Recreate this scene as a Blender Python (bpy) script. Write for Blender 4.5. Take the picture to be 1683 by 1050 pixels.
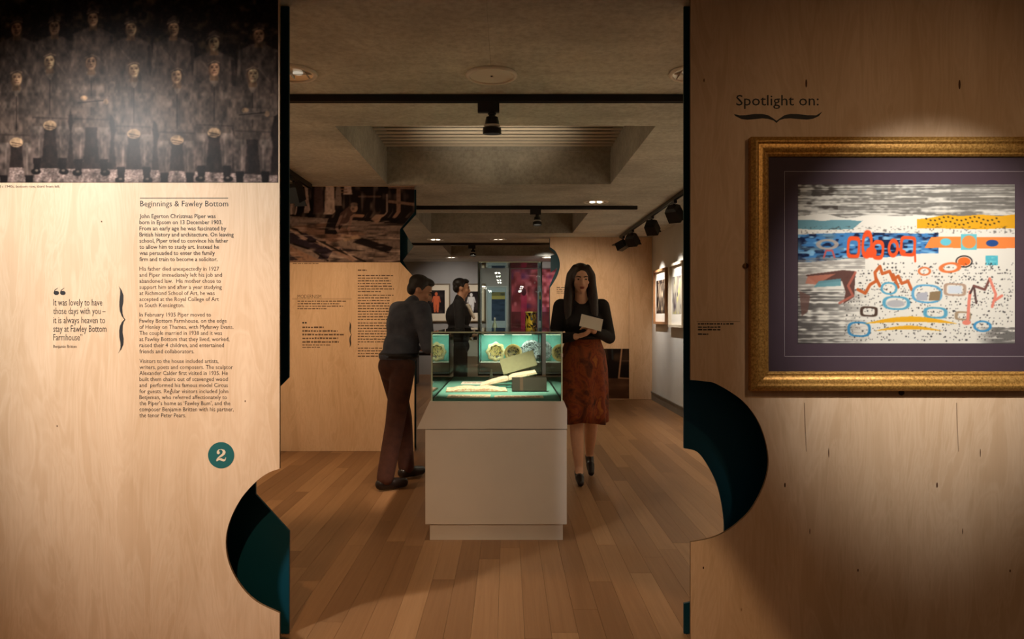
import bpy, bmesh, math, random
import numpy as np
from mathutils import Vector, Matrix

# ---------------------------------------------------------------- scene, camera, world, exposure
for o in list(bpy.data.objects):
    bpy.data.objects.remove(o)
S = bpy.context.scene
C = S.collection
RNG = random.Random(7)
EYE, FP, VX, VY = 1.30, 1200.0, 833.0, 522.0     # eye height, focal length, vanishing point of the 1683x1050 frame

cam = bpy.data.cameras.new('camera')
cam.sensor_width = 36.0
cam.lens = FP / 1683.0 * 36.0
cam.shift_x = (841.5 - VX) / 1683.0
cam.shift_y = -(525.0 - VY) / 1683.0
cam.clip_end = 100
co = bpy.data.objects.new('camera', cam)
co.location = (0, 0, EYE)
co.rotation_euler = (math.pi / 2, 0, 0)
C.objects.link(co)
S.camera = co

w = bpy.data.worlds.new('world'); S.world = w
w.use_nodes = True
w.node_tree.nodes['Background'].inputs[0].default_value = (0.02, 0.017, 0.014, 1)
w.node_tree.nodes['Background'].inputs[1].default_value = 0.3

S.view_settings.view_transform = 'Standard'
S.view_settings.look = 'None'
S.view_settings.exposure = 0.12
S.view_settings.gamma = 1.0
S.view_settings.use_curve_mapping = False
try:
    S.cycles.use_denoising = True
    S.cycles.max_bounces = 10
    S.cycles.transparent_max_bounces = 24
    S.cycles.caustics_reflective = False
    S.cycles.caustics_refractive = False
    S.cycles.sample_clamp_indirect = 4.0
except Exception:
    pass

WARM = (1.0, 0.80, 0.58)
WARM2 = (1.0, 0.66, 0.37)
FILL = (1.0, 0.80, 0.57)
NEUT = (1.0, 0.94, 0.87)

def spot(name, loc, aim, power, angle, blend=0.6, col=WARM, r=0.03):
    l = bpy.data.lights.new(name, 'SPOT')
    l.energy = power; l.spot_size = math.radians(angle); l.spot_blend = blend
    l.color = col; l.shadow_soft_size = r
    o = bpy.data.objects.new(name, l); C.objects.link(o)
    o.location = loc
    o.rotation_euler = (Vector(aim) - Vector(loc)).to_track_quat('-Z', 'Y').to_euler()
    return o

def point(name, loc, power, col=WARM, r=0.08):
    l = bpy.data.lights.new(name, 'POINT'); l.energy = power; l.color = col; l.shadow_soft_size = r
    o = bpy.data.objects.new(name, l); C.objects.link(o); o.location = loc
    return o

# ceiling spots of the front room, behind the camera, with two added fills
spot('spot_left_panel', (-2.30, 1.10, 2.50), (-1.38, 2.8, 1.40), 290, 60, 1.0, (1.0, 0.97, 0.93), 0.09)
spot('fill_left_panel_low', (-0.75, 0.75, 2.50), (-1.15, 2.8, 0.40), 120, 54, 1.0, (1.0, 0.60, 0.31))  # added warm fill for the lower part of the left panel
spot('spot_painting', (1.62, 1.25, 2.50), (1.62, 2.8, 1.38), 215, 42, 1.0, (1.0, 0.96, 0.90))
spot('fill_painting_wide', (1.75, 0.9, 2.50), (1.55, 2.8, 1.2), 20, 84, 1.0, WARM2)  # added wide fill, lifts the dim parts of the right panel
spot('spot_entrance_floor', (-0.05, 1.2, 2.52), (0.10, 2.42, 0.0), 85, 40, 0.22, WARM2)
# left track: lights the middle text panel and its floor
spot('spot_middle_panel', (-1.88, 4.7, 2.46), (-1.75, 7.1, 0.75), 105, 62, 1.0, WARM2)
spot('spot_middle_panel_near', (-1.60, 4.6, 2.46), (-1.35, 7.1, 1.4), 55, 66, 1.0, WARM2)
spot('spot_middle_floor', (-1.88, 4.9, 2.46), (-1.75, 5.55, 0.0), 110, 56, 0.9, WARM2)
# glass case
spot('spot_case', (-0.085, 4.225, 2.335), (-0.10, 4.93, 0.85), 330, 43, 0.8, (1.0, 0.78, 0.60), 0.02)
spot('fill_plinth', (0.15, 1.30, 2.50), (-0.06, 4.24, 0.42), 60, 22, 0.9, FILL, 0.05)  # added lamp without a fitting, brightens the plinth front
spot('standin_glint_off_glass_top', (-0.10, 5.05, 1.25), (-0.10, 6.28, 2.92), 120, 44, 1.0, WARM, 0.06)  # added lamp standing in for the case spot's reflection onto the slats
spot('fill_tall_case', (1.30, 4.20, 2.45), (0.20, 7.65, 1.22), 260, 12, 0.6, NEUT, 0.02)  # added lamp out of view, brightens the vase in the tall case
# right wall pictures
spot('spot_picture_near', (1.74, 9.55, 2.42), (2.31, 9.75, 1.60), 130, 58, 0.9, NEUT)
spot('spot_picture_far', (1.74, 10.75, 2.42), (2.31, 10.9, 1.60), 130, 58, 0.9, NEUT)
spot('spot_right_screen', (-0.1, 9.4, 2.44), (0.95, 11.6, 1.55), 130, 50, 1.0, WARM)
spot('spot_right_screen_b', (1.0, 9.6, 2.50), (1.6, 11.6, 1.3), 40, 62, 1.0, WARM2)
# added unseen fills: bounce off out-of-view walls brightens ceiling and rooms
for y in (4.2, 6.0):
    spot('bounce_fill_left', (-2.55, y, 2.5), (-3.4, y, 1.4), 190, 100, 1.0, FILL)
for y in (4.6, 6.4, 8.2):
    spot('bounce_fill_right', (1.72, y, 2.44), (2.31, y, 1.35), 110, 95, 1.0, FILL)
for y in (-0.8, 0.8):
    spot('bounce_fill_front_right', (2.5, y, 2.5), (3.4, y, 1.4), 28, 100, 1.0, FILL)
    spot('bounce_fill_front_left', (-2.5, y, 2.5), (-3.4, y, 1.4), 40, 100, 1.0, FILL)
for y in (9.2, 11.2, 13.2):
    spot('bounce_fill_far_left', (-2.55, y, 2.5), (-3.4, y, 1.4), 120, 100, 1.0, FILL)
# far room
spot('spot_far_wall_a', (-1.2, 14.9, 2.50), (-1.2, 16.6, 1.5), 75, 80, 1.0, NEUT)
spot('spot_far_wall_b', (0.9, 14.6, 2.50), (0.6, 16.6, 1.6), 100, 80, 1.0, NEUT)
# recessed downlights (dimmed)
FRONT_LIGHTS = ((-1.13, -1.6), (0.98, -1.6), (-0.26, -5.7), (-0.26, -9.6), (-0.93, -14.7), (0.61, -14.7), (-0.80, -19.0), (0.62, -19.0))
for X in (-1.13, 0.98):
    for Y, p in ((3.81, 26), (8.04, 40), (11.9, 40), (15.4, 26)):
        spot('downlight_beam', (X, Y, 2.55), (X, Y, 0), p, 140, 0.8, FILL, 0.08)
for X, Y in FRONT_LIGHTS:
        spot('downlight_beam_front', (X, Y, 2.55), (X, Y, 0), 24, 140, 0.8, FILL, 0.08)

# ---------------------------------------------------------------- helpers
def P(px, py, D):
    return Vector(((px - VX) / FP * D, D, EYE + (VY - py) / FP * D))
def PX(px, D): return (px - VX) / FP * D
def PZ(py, D): return EYE + (VY - py) / FP * D

def lin(c):
    c = np.asarray(c, dtype=float)
    if c.max() > 1.0: c = c / 255.0
    return np.where(c <= 0.04045, c / 12.92, ((c + 0.055) / 1.055) ** 2.4)

def L4(c):
    v = lin(c); return (float(v[0]), float(v[1]), float(v[2]), 1.0)

class MB:
    def __init__(s): s.v = []; s.f = []; s.m = []
    def add(s, vs, fs, mi=0):
        b = len(s.v); s.v += [tuple(p) for p in vs]
        for i, f in enumerate(fs):
            s.f.append(tuple(b + k for k in f)); s.m.append(mi if isinstance(mi, int) else mi[i])
        return s
    def box(s, x0, x1, y0, y1, z0, z1, mi=0):
        vs = [(x, y, z) for z in (z0, z1) for y in (y0, y1) for x in (x0, x1)]
        return s.add(vs, [(0,2,3,1), (4,5,7,6), (0,1,5,4), (2,6,7,3), (0,4,6,2), (1,3,7,5)], mi)
    def obox(s, M, sx, sy, sz, mi=0):
        vs = [M @ Vector((x*sx/2, y*sy/2, z*sz/2)) for z in (-1,1) for y in (-1,1) for x in (-1,1)]
        return s.add(vs, [(0,2,3,1), (4,5,7,6), (0,1,5,4), (2,6,7,3), (0,4,6,2), (1,3,7,5)], mi)
    def prism(s, pts, y0, y1, mf=0, mb=0, ms=0):
        """pts: (x,z) outline, extruded from y0 (front) to y1 (back)"""
        n = len(pts)
        a = sum(pts[i][0]*pts[(i+1)%n][1] - pts[(i+1)%n][0]*pts[i][1] for i in range(n))
        if a < 0: pts = pts[::-1]
        vs = [(x, y0, z) for x, z in pts] + [(x, y1, z) for x, z in pts]
        fs = [tuple(range(n)), tuple(range(2*n-1, n-1, -1))]
        mm = [mf, mb]
        for i in range(n):
            j = (i+1) % n
            fs.append((i, i+n, j+n, j)); mm.append(ms)
        return s.add(vs, fs, mm)
    def loft(s, rings, closed=True, cap=True, mi=0):
        n = len(rings[0]); vs = [p for r in rings for p in r]; fs = []
        for k in range(len(rings)-1):
            for i in range(n if closed else n-1):
                j = (i+1) % n
                fs.append((k*n+i, k*n+j, (k+1)*n+j, (k+1)*n+i))
        if cap:
            fs.append(tuple(range(n-1, -1, -1))); fs.append(tuple((len(rings)-1)*n + i for i in range(n)))
        return s.add(vs, fs, mi)
    def lathe(s, prof, c=(0,0,0), n=24, axis='z', mi=0, cap=True):
        rings = []
        for r, h in prof:
            ring = []
            for i in range(n):
                a = 2*math.pi*i/n
                p = (r*math.cos(a), r*math.sin(a), h)
                if axis == 'y': p = (p[0], p[2], p[1])
                if axis == 'x': p = (p[2], p[0], p[1])
                ring.append((p[0]+c[0], p[1]+c[1], p[2]+c[2]))
            rings.append(ring)
        return s.loft(rings, True, cap, mi)
    def tube(s, p0, p1, r0, r1=None, n=12, mi=0, round_=False):
        p0 = Vector(p0); p1 = Vector(p1); r1 = r0 if r1 is None else r1
        d = p1 - p0; L = d.length
        z = d.normalized() if L > 1e-9 else Vector((0,0,1))
        x = z.orthogonal().normalized(); y = z.cross(x)
        prof = []
        if round_:
            for k in range(5):
                a = math.pi/2*(k/4.0)
                prof.append((r0*max(math.sin(a), 0.05), -r0*math.cos(a)))
            for k in range(5):
                a = math.pi/2*(k/4.0)
                prof.append((r1*max(math.cos(a), 0.05), L + r1*math.sin(a)))
        else:
            prof = [(r0, 0), (r1, L)]
        rings = [[p0 + z*h + (x*math.cos(2*math.pi*i/n) + y*math.sin(2*math.pi*i/n))*r for i in range(n)] for r, h in prof]
        return s.loft(rings, True, True, mi)
    def ell(s, c, r, n=16, m=10, mi=0, R=None):
        c = Vector(c); rings = []
        for k in range(m+1):
            t = math.pi*k/m; sn = max(math.sin(t), 0.03)
            ring = []
            for i in range(n):
                a = 2*math.pi*i/n
                p = Vector((r[0]*sn*math.cos(a), r[1]*sn*math.sin(a), -r[2]*math.cos(t)))
                ring.append(c + (R @ p if R is not None else p))
            rings.append(ring)
        return s.loft(rings, True, True, mi)
    def mesh(s, name, mats, smooth=False):
        me = bpy.data.meshes.new(name)
        me.from_pydata(s.v, [], s.f)
        for m in (mats if isinstance(mats, (list, tuple)) else [mats]): me.materials.append(m)
        me.polygons.foreach_set('material_index', s.m)
        if smooth: me.polygons.foreach_set('use_smooth', [True]*len(me.polygons))
        me.update()
        return me
    def build(s, name, mats, parent=None, smooth=False, angle=None):
        o = bpy.data.objects.new(name, s.mesh(name, mats, smooth)); C.objects.link(o)
        if angle is not None:
            o.data.polygons.foreach_set('use_smooth', [True]*len(o.data.polygons))
            try: o.data.set_sharp_from_angle(angle=math.radians(angle))
            except Exception: pass
        if parent is not None:
            o.parent = parent
            o.matrix_parent_inverse = Matrix.Translation(parent.location).inverted() if parent.rotation_euler[2] == 0 else parent.matrix_basis.inverted()
        return o

def tag(o, label=None, cat=None, group=None, kind=None):
    if label: o['label'] = label
    if cat: o['category'] = cat
    if group: o['group'] = group
    if kind: o['kind'] = kind
    return o
def thing(name, label, cat, loc=(0,0,0), group=None):
    o = bpy.data.objects.new(name, None); C.objects.link(o)
    o.location = loc; o.empty_display_size = 0.1
    return tag(o, label, cat, group)
def struct(o): o['kind'] = 'structure'; return o
def copy_tree(o, off):
    r = o.copy(); C.objects.link(r); r.location = Vector(o.location) + Vector(off)
    for ch in o.children:
        c = ch.copy(); C.objects.link(c); c.parent = r; c.matrix_parent_inverse = ch.matrix_parent_inverse.copy()
        for g in ch.children:
            d = g.copy(); C.objects.link(d); d.parent = c; d.matrix_parent_inverse = g.matrix_parent_inverse.copy()
    return r

def smooth_pts(pts, k=6):
    out = []
    for i in range(len(pts)-1):
        p0 = pts[max(i-1,0)]; p1 = pts[i]; p2 = pts[i+1]; p3 = pts[min(i+2,len(pts)-1)]
        for t in range(k):
            u = t/float(k)
            out.append(tuple(0.5*((2*p1[a]) + (-p0[a]+p2[a])*u + (2*p0[a]-5*p1[a]+4*p2[a]-p3[a])*u*u + (-p0[a]+3*p1[a]-3*p2[a]+p3[a])*u**3) for a in (0,1)))
    out.append(pts[-1])
    return out

# ---------------------------------------------------------------- materials
def newmat(name):
    m = bpy.data.materials.new(name); m.use_nodes = True
    nt = m.node_tree; return m, nt, nt.nodes['Principled BSDF']

def plain(name, col, rough=0.6, metal=0.0, spec=0.4, noise=0.0, nscale=30.0, bump=0.0):
    m, nt, b = newmat(name)
    b.inputs['Base Color'].default_value = L4(col)
    b.inputs['Roughness'].default_value = rough
    b.inputs['Metallic'].default_value = metal
    b.inputs['Specular IOR Level'].default_value = spec
    if noise or bump:
        g = nt.nodes.new('ShaderNodeNewGeometry')
        n = nt.nodes.new('ShaderNodeTexNoise'); n.inputs['Scale'].default_value = nscale; n.inputs['Detail'].default_value = 5
        nt.links.new(g.outputs['Position'], n.inputs['Vector'])
        if noise:
            r = nt.nodes.new('ShaderNodeValToRGB')
            c = np.array(L4(col)[:3])
            r.color_ramp.elements[0].position = 0.3; r.color_ramp.elements[1].position = 0.7
            r.color_ramp.elements[0].color = tuple(c*(1-noise)) + (1,)
            r.color_ramp.elements[1].color = tuple(np.minimum(c*(1+noise), 1)) + (1,)
            nt.links.new(n.outputs['Fac'], r.inputs['Fac']); nt.links.new(r.outputs['Color'], b.inputs['Base Color'])
        if bump:
            bm = nt.nodes.new('ShaderNodeBump'); bm.inputs['Strength'].default_value = bump; bm.inputs['Distance'].default_value = 0.005
            nt.links.new(n.outputs['Fac'], bm.inputs['Height']); nt.links.new(bm.outputs['Normal'], b.inputs['Normal'])
    return m

def ramp(nt, els):
    r = nt.nodes.new('ShaderNodeValToRGB')
    while len(r.color_ramp.elements) < len(els): r.color_ramp.elements.new(0.5)
    for e, (p, c) in zip(r.color_ramp.elements, els):
        e.position = p; e.color = c if len(c) == 4 else L4(c)
    return r

def mapped_noise(nt, scale3, scale=1.0, detail=6, rough=0.6, dist=0.0, src=None):
    g = nt.nodes.new('ShaderNodeNewGeometry')
    mp = nt.nodes.new('ShaderNodeMapping'); mp.inputs['Scale'].default_value = scale3
    nt.links.new(src if src is not None else g.outputs['Position'], mp.inputs['Vector'])
    n = nt.nodes.new('ShaderNodeTexNoise'); n.inputs['Scale'].default_value = scale
    n.inputs['Detail'].default_value = detail; n.inputs['Roughness'].default_value = rough; n.inputs['Distortion'].default_value = dist
    nt.links.new(mp.outputs['Vector'], n.inputs['Vector'])
    return n

def mixc(nt, a, b, fac, mode='MIX'):
    m = nt.nodes.new('ShaderNodeMix'); m.data_type = 'RGBA'; m.blend_type = mode
    if isinstance(fac, float): m.inputs[0].default_value = fac
    else: nt.links.new(fac, m.inputs[0])
    for s, i in ((a, 6), (b, 7)):
        if isinstance(s, tuple): m.inputs[i].default_value = s
        else: nt.links.new(s, m.inputs[i])
    return m.outputs[2]

def plywood(name, tone=1.0):
    m, nt, b = newmat(name)
    big = mapped_noise(nt, (2.2, 2.2, 0.55), 1.6, 4, 0.55, 0.8)
    r1 = ramp(nt, [(0.30, (214*tone, 182*tone, 148*tone)), (0.70, (231*tone, 201*tone, 169*tone))])
    nt.links.new(big.outputs['Fac'], r1.inputs['Fac'])
    grain = mapped_noise(nt, (60, 60, 2.2), 1.5, 6, 0.65, 0.3)
    r2 = ramp(nt, [(0.35, (0.86, 0.83, 0.78, 1)), (0.62, (1, 1, 1, 1))])
    nt.links.new(grain.outputs['Fac'], r2.inputs['Fac'])
    c = mixc(nt, r1.outputs['Color'], r2.outputs['Color'], 0.32, 'MULTIPLY')
    fl = mapped_noise(nt, (5.5, 5.5, 1.1), 1.4, 3, 0.5, 2.6)
    rf = ramp(nt, [(0.38, (0.88, 0.83, 0.77, 1)), (0.47, (1, 1, 1, 1)), (0.53, (0.93, 0.89, 0.85, 1)), (0.60, (1, 1, 1, 1)), (0.68, (0.92, 0.88, 0.83, 1))])
    nt.links.new(fl.outputs['Fac'], rf.inputs['Fac'])
    c = mixc(nt, c, rf.outputs['Color'], 0.75, 'MULTIPLY')
    # small dark flecks and slim cracks of rotary-cut birch
    g = nt.nodes.new('ShaderNodeNewGeometry')
    mp = nt.nodes.new('ShaderNodeMapping'); mp.inputs['Scale'].default_value = (4.2, 4.2, 1.9)
    nt.links.new(g.outputs['Position'], mp.inputs['Vector'])
    vo = nt.nodes.new('ShaderNodeTexVoronoi'); vo.inputs['Scale'].default_value = 1.0
    nt.links.new(mp.outputs['Vector'], vo.inputs['Vector'])
    r3 = ramp(nt, [(0.0, (0.22, 0.12, 0.07, 1)), (0.009, (0.45, 0.3, 0.2, 1)), (0.018, (1, 1, 1, 1))])
    nt.links.new(vo.outputs['Distance'], r3.inputs['Fac'])
    c = mixc(nt, c, r3.outputs['Color'], 0.9, 'MULTIPLY')
    nt.links.new(c, b.inputs['Base Color'])
    b.inputs['Roughness'].default_value = 0.5
    b.inputs['Specular IOR Level'].default_value = 0.25
    return m

def concrete(name, base, k=0.16):
    m, nt, b = newmat(name)
    base = np.array(base, dtype=float)
    n1 = mapped_noise(nt, (1, 1, 1), 1.3, 7, 0.62, 0.4)
    r1 = ramp(nt, [(0.30, tuple(base*(1-k))), (0.70, tuple(np.minimum(base*(1+k), 255)))])
    nt.links.new(n1.outputs['Fac'], r1.inputs['Fac'])
    n2 = mapped_noise(nt, (1, 1, 1), 26, 4, 0.7)
    r2 = ramp(nt, [(0.34, (0.70, 0.69, 0.67, 1)), (0.60, (1, 1, 1, 1))])
    nt.links.new(n2.outputs['Fac'], r2.inputs['Fac'])
    n3 = mapped_noise(nt, (0.35, 5.0, 5.0), 2.0, 5, 0.6, 0.2)
    r3 = ramp(nt, [(0.35, (0.88, 0.87, 0.86, 1)), (0.6, (1, 1, 1, 1))])
    nt.links.new(n3.outputs['Fac'], r3.inputs['Fac'])
    c = mixc(nt, r1.outputs['Color'], r2.outputs['Color'], 0.8, 'MULTIPLY')
    c = mixc(nt, c, r3.outputs['Color'], 0.8, 'MULTIPLY')
    nt.links.new(c, b.inputs['Base Color'])
    b.inputs['Roughness'].default_value = 0.75
    bp = nt.nodes.new('ShaderNodeBump'); bp.inputs['Strength'].default_value = 0.25; bp.inputs['Distance'].default_value = 0.004
    nt.links.new(n2.outputs['Fac'], bp.inputs['Height']); nt.links.new(bp.outputs['Normal'], b.inputs['Normal'])
    return m

def oak(name, per_object=True):
    m, nt, b = newmat(name)
    g = nt.nodes.new('ShaderNodeNewGeometry')
    oi = nt.nodes.new('ShaderNodeObjectInfo')
    cv = nt.nodes.new('ShaderNodeCombineXYZ')
    mu = nt.nodes.new('ShaderNodeMath'); mu.operation = 'MULTIPLY'; mu.inputs[1].default_value = 37.0
    nt.links.new(oi.outputs['Random'], mu.inputs[0])
    nt.links.new(mu.outputs[0], cv.inputs[0]); nt.links.new(mu.outputs[0], cv.inputs[1])
    ad = nt.nodes.new('ShaderNodeVectorMath'); ad.operation = 'ADD'
    nt.links.new(g.outputs['Position'], ad.inputs[0]); nt.links.new(cv.outputs[0], ad.inputs[1])
    gr = mapped_noise(nt, (48, 1.6, 1), 1.0, 6, 0.65, 0.6, ad.outputs[0])
    r2 = ramp(nt, [(0.32, (0.72, 0.66, 0.58, 1)), (0.62, (1, 1, 1, 1))])
    nt.links.new(gr.outputs['Fac'], r2.inputs['Fac'])
    r1 = ramp(nt, [(0.0, (126, 92, 62)), (0.35, (142, 106, 73)), (0.7, (150, 113, 79)), (1.0, (162, 125, 89))])
    if per_object:
        nt.links.new(oi.outputs['Random'], r1.inputs['Fac'])
    else:
        bn = mapped_noise(nt, (9, 0.5, 1), 1.0, 1); nt.links.new(bn.outputs['Fac'], r1.inputs['Fac'])
    c = mixc(nt, r1.outputs['Color'], r2.outputs['Color'], 0.6, 'MULTIPLY')
    nt.links.new(c, b.inputs['Base Color'])
    b.inputs['Roughness'].default_value = 0.42
    b.inputs['Specular IOR Level'].default_value = 0.35
    return m

def glassmat(name, tint=(0.93, 0.975, 0.95), ior=1.5, rough=0.0, film=0.0):
    m = bpy.data.materials.new(name); m.use_nodes = True; nt = m.node_tree; nt.nodes.clear()
    out = nt.nodes.new('ShaderNodeOutputMaterial')
    t = nt.nodes.new('ShaderNodeBsdfTransparent'); t.inputs[0].default_value = tint + (1,)
    g = nt.nodes.new('ShaderNodeBsdfGlossy'); g.inputs['Roughness'].default_value = rough
    f = nt.nodes.new('ShaderNodeFresnel'); f.inputs[0].default_value = ior
    mx = nt.nodes.new('ShaderNodeMixShader')
    nt.links.new(f.outputs[0], mx.inputs[0]); nt.links.new(t.outputs[0], mx.inputs[1]); nt.links.new(g.outputs[0], mx.inputs[2])
    nt.links.new(mx.outputs[0], out.inputs[0])
    return m

def emit(name, col, strength):
    m = bpy.data.materials.new(name); m.use_nodes = True; nt = m.node_tree; nt.nodes.clear()
    out = nt.nodes.new('ShaderNodeOutputMaterial'); e = nt.nodes.new('ShaderNodeEmission')
    e.inputs[0].default_value = tuple(col) + (1,); e.inputs[1].default_value = strength
    nt.links.new(e.outputs[0], out.inputs[0]); return m

def printmat(name, rough=0.55, spec=0.3):
    m, nt, b = newmat(name)
    a = nt.nodes.new('ShaderNodeAttribute'); a.attribute_name = 'print'
    nt.links.new(a.outputs['Color'], b.inputs['Base Color'])
    b.inputs['Roughness'].default_value = rough; b.inputs['Specular IOR Level'].default_value = spec
    return m

def goldmat(name):
    m, nt, b = newmat(name)
    n = mapped_noise(nt, (1, 1, 1), 120, 5, 0.7)
    r = ramp(nt, [(0.35, (150, 102, 40)), (0.6, (220, 170, 92))])
    nt.links.new(n.outputs['Fac'], r.inputs['Fac']); nt.links.new(r.outputs['Color'], b.inputs['Base Color'])
    b.inputs['Metallic'].default_value = 0.5; b.inputs['Roughness'].default_value = 0.36
    bp = nt.nodes.new('ShaderNodeBump'); bp.inputs['Strength'].default_value = 0.5; bp.inputs['Distance'].default_value = 0.002
    nt.links.new(n.outputs['Fac'], bp.inputs['Height']); nt.links.new(bp.outputs['Normal'], b.inputs['Normal'])
    return m

def blotch(name, els, scale, rough=0.8, scale3=(1,1,1), dist=0.0):
    m, nt, b = newmat(name)
    n = mapped_noise(nt, scale3, scale, 4, 0.6, dist)
    r = ramp(nt, els); nt.links.new(n.outputs['Fac'], r.inputs['Fac']); nt.links.new(r.outputs['Color'], b.inputs['Base Color'])
    b.inputs['Roughness'].default_value = rough
    return m

PLY = plywood('birch_plywood')
PLYEDGE = plain('plywood_edge', (120, 92, 62), 0.7, noise=0.25, nscale=60)
TEAL = plain('teal_paint', (2, 60, 74), 0.45, noise=0.06, nscale=3)
TEALFACE = plain('teal_badge', (24, 92, 90), 0.6)
INK = plain('black_ink', (30, 26, 25), 0.6)
INK2 = plain('brown_grey_ink', (52, 44, 40), 0.7)
INK3 = plain('faded_brown_ink', (104, 80, 62), 0.7)
CREAM = plain('cream_ink', (222, 200, 170), 0.6)
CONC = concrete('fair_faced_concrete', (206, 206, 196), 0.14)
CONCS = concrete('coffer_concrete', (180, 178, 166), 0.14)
OAKP = oak('oak_plank'); OAKF = oak('oak_floor_far', False)
SUBF = plain('floor_joint', (58, 40, 26), 0.9)
WHITEW = plain('white_wall_paint', (205, 203, 196), 0.7, noise=0.03, nscale=4)
GREYW = plain('grey_wall_paint', (150, 146, 142), 0.75, noise=0.04, nscale=3)
DARKW = plain('dark_wall_paint', (96, 84, 74), 0.8, noise=0.05, nscale=3)
SKIRT_B = plain('grey_skirting', (120, 114, 104), 0.5, noise=0.1, nscale=8)
WHITEP = plain('white_lacquer', (212, 204, 194), 0.42, noise=0.02, nscale=6)
BLACKM = plain('black_metal', (16, 14, 13), 0.42)
BLACKG = plain('black_satin', (12, 11, 11), 0.3)
COFLID = plain('coffer_lid_shade', (46, 42, 36), 0.9)  # shade in the gaps between slats, put into the colour
SLATM = plain('pale_louvre', (214, 206, 188), 0.5, noise=0.04, nscale=10)
CHROME = plain('brushed_reflector', (215, 210, 200), 0.28, metal=0.9)
PALERIM = plain('white_rim', (236, 230, 218), 0.5)
LAMP_ON = emit('lit_lamp', (1.0, 0.86, 0.66), 6.0)
LAMP_DIM = emit('dimmed_lamp', (1.0, 0.84, 0.64), 1.6)
LAMP_LOW = emit('low_lamp', (1.0, 0.84, 0.64), 0.45)
LED = emit('led_strip', (0.95, 1.0, 0.66), 3.0)
GLASS = glassmat('clear_glass', (0.955, 0.985, 0.968))
GLASSP = glassmat('picture_glass', (0.98, 0.98, 0.98), 1.35)
m, nt, b = newmat('green_glass_edge')
b.inputs['Base Color'].default_value = L4((206, 224, 196)); b.inputs['Roughness'].default_value = 0.2
GEDGE = m
ACRYL = glassmat('clear_acrylic', (0.9, 0.96, 0.93), 1.49)
GOLD = goldmat('gilt_frame')
MAT_P = plain('purple_mount_board', (74, 56, 66), 0.8, noise=0.04, nscale=40)
MATLINE = plain('mount_line', (150, 136, 140), 0.6)
PRINT = printmat('photo_print', 0.33, 0.07)
PRINTM = printmat('matt_print', 0.8, 0.1)
TEALC = plain('teal_cloth', (98, 156, 142), 0.85, noise=0.05, nscale=20)
PAPER = plain('paper', (226, 208, 176), 0.8, noise=0.05, nscale=30)
PAPERW = plain('white_paper', (232, 226, 214), 0.8)

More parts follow.
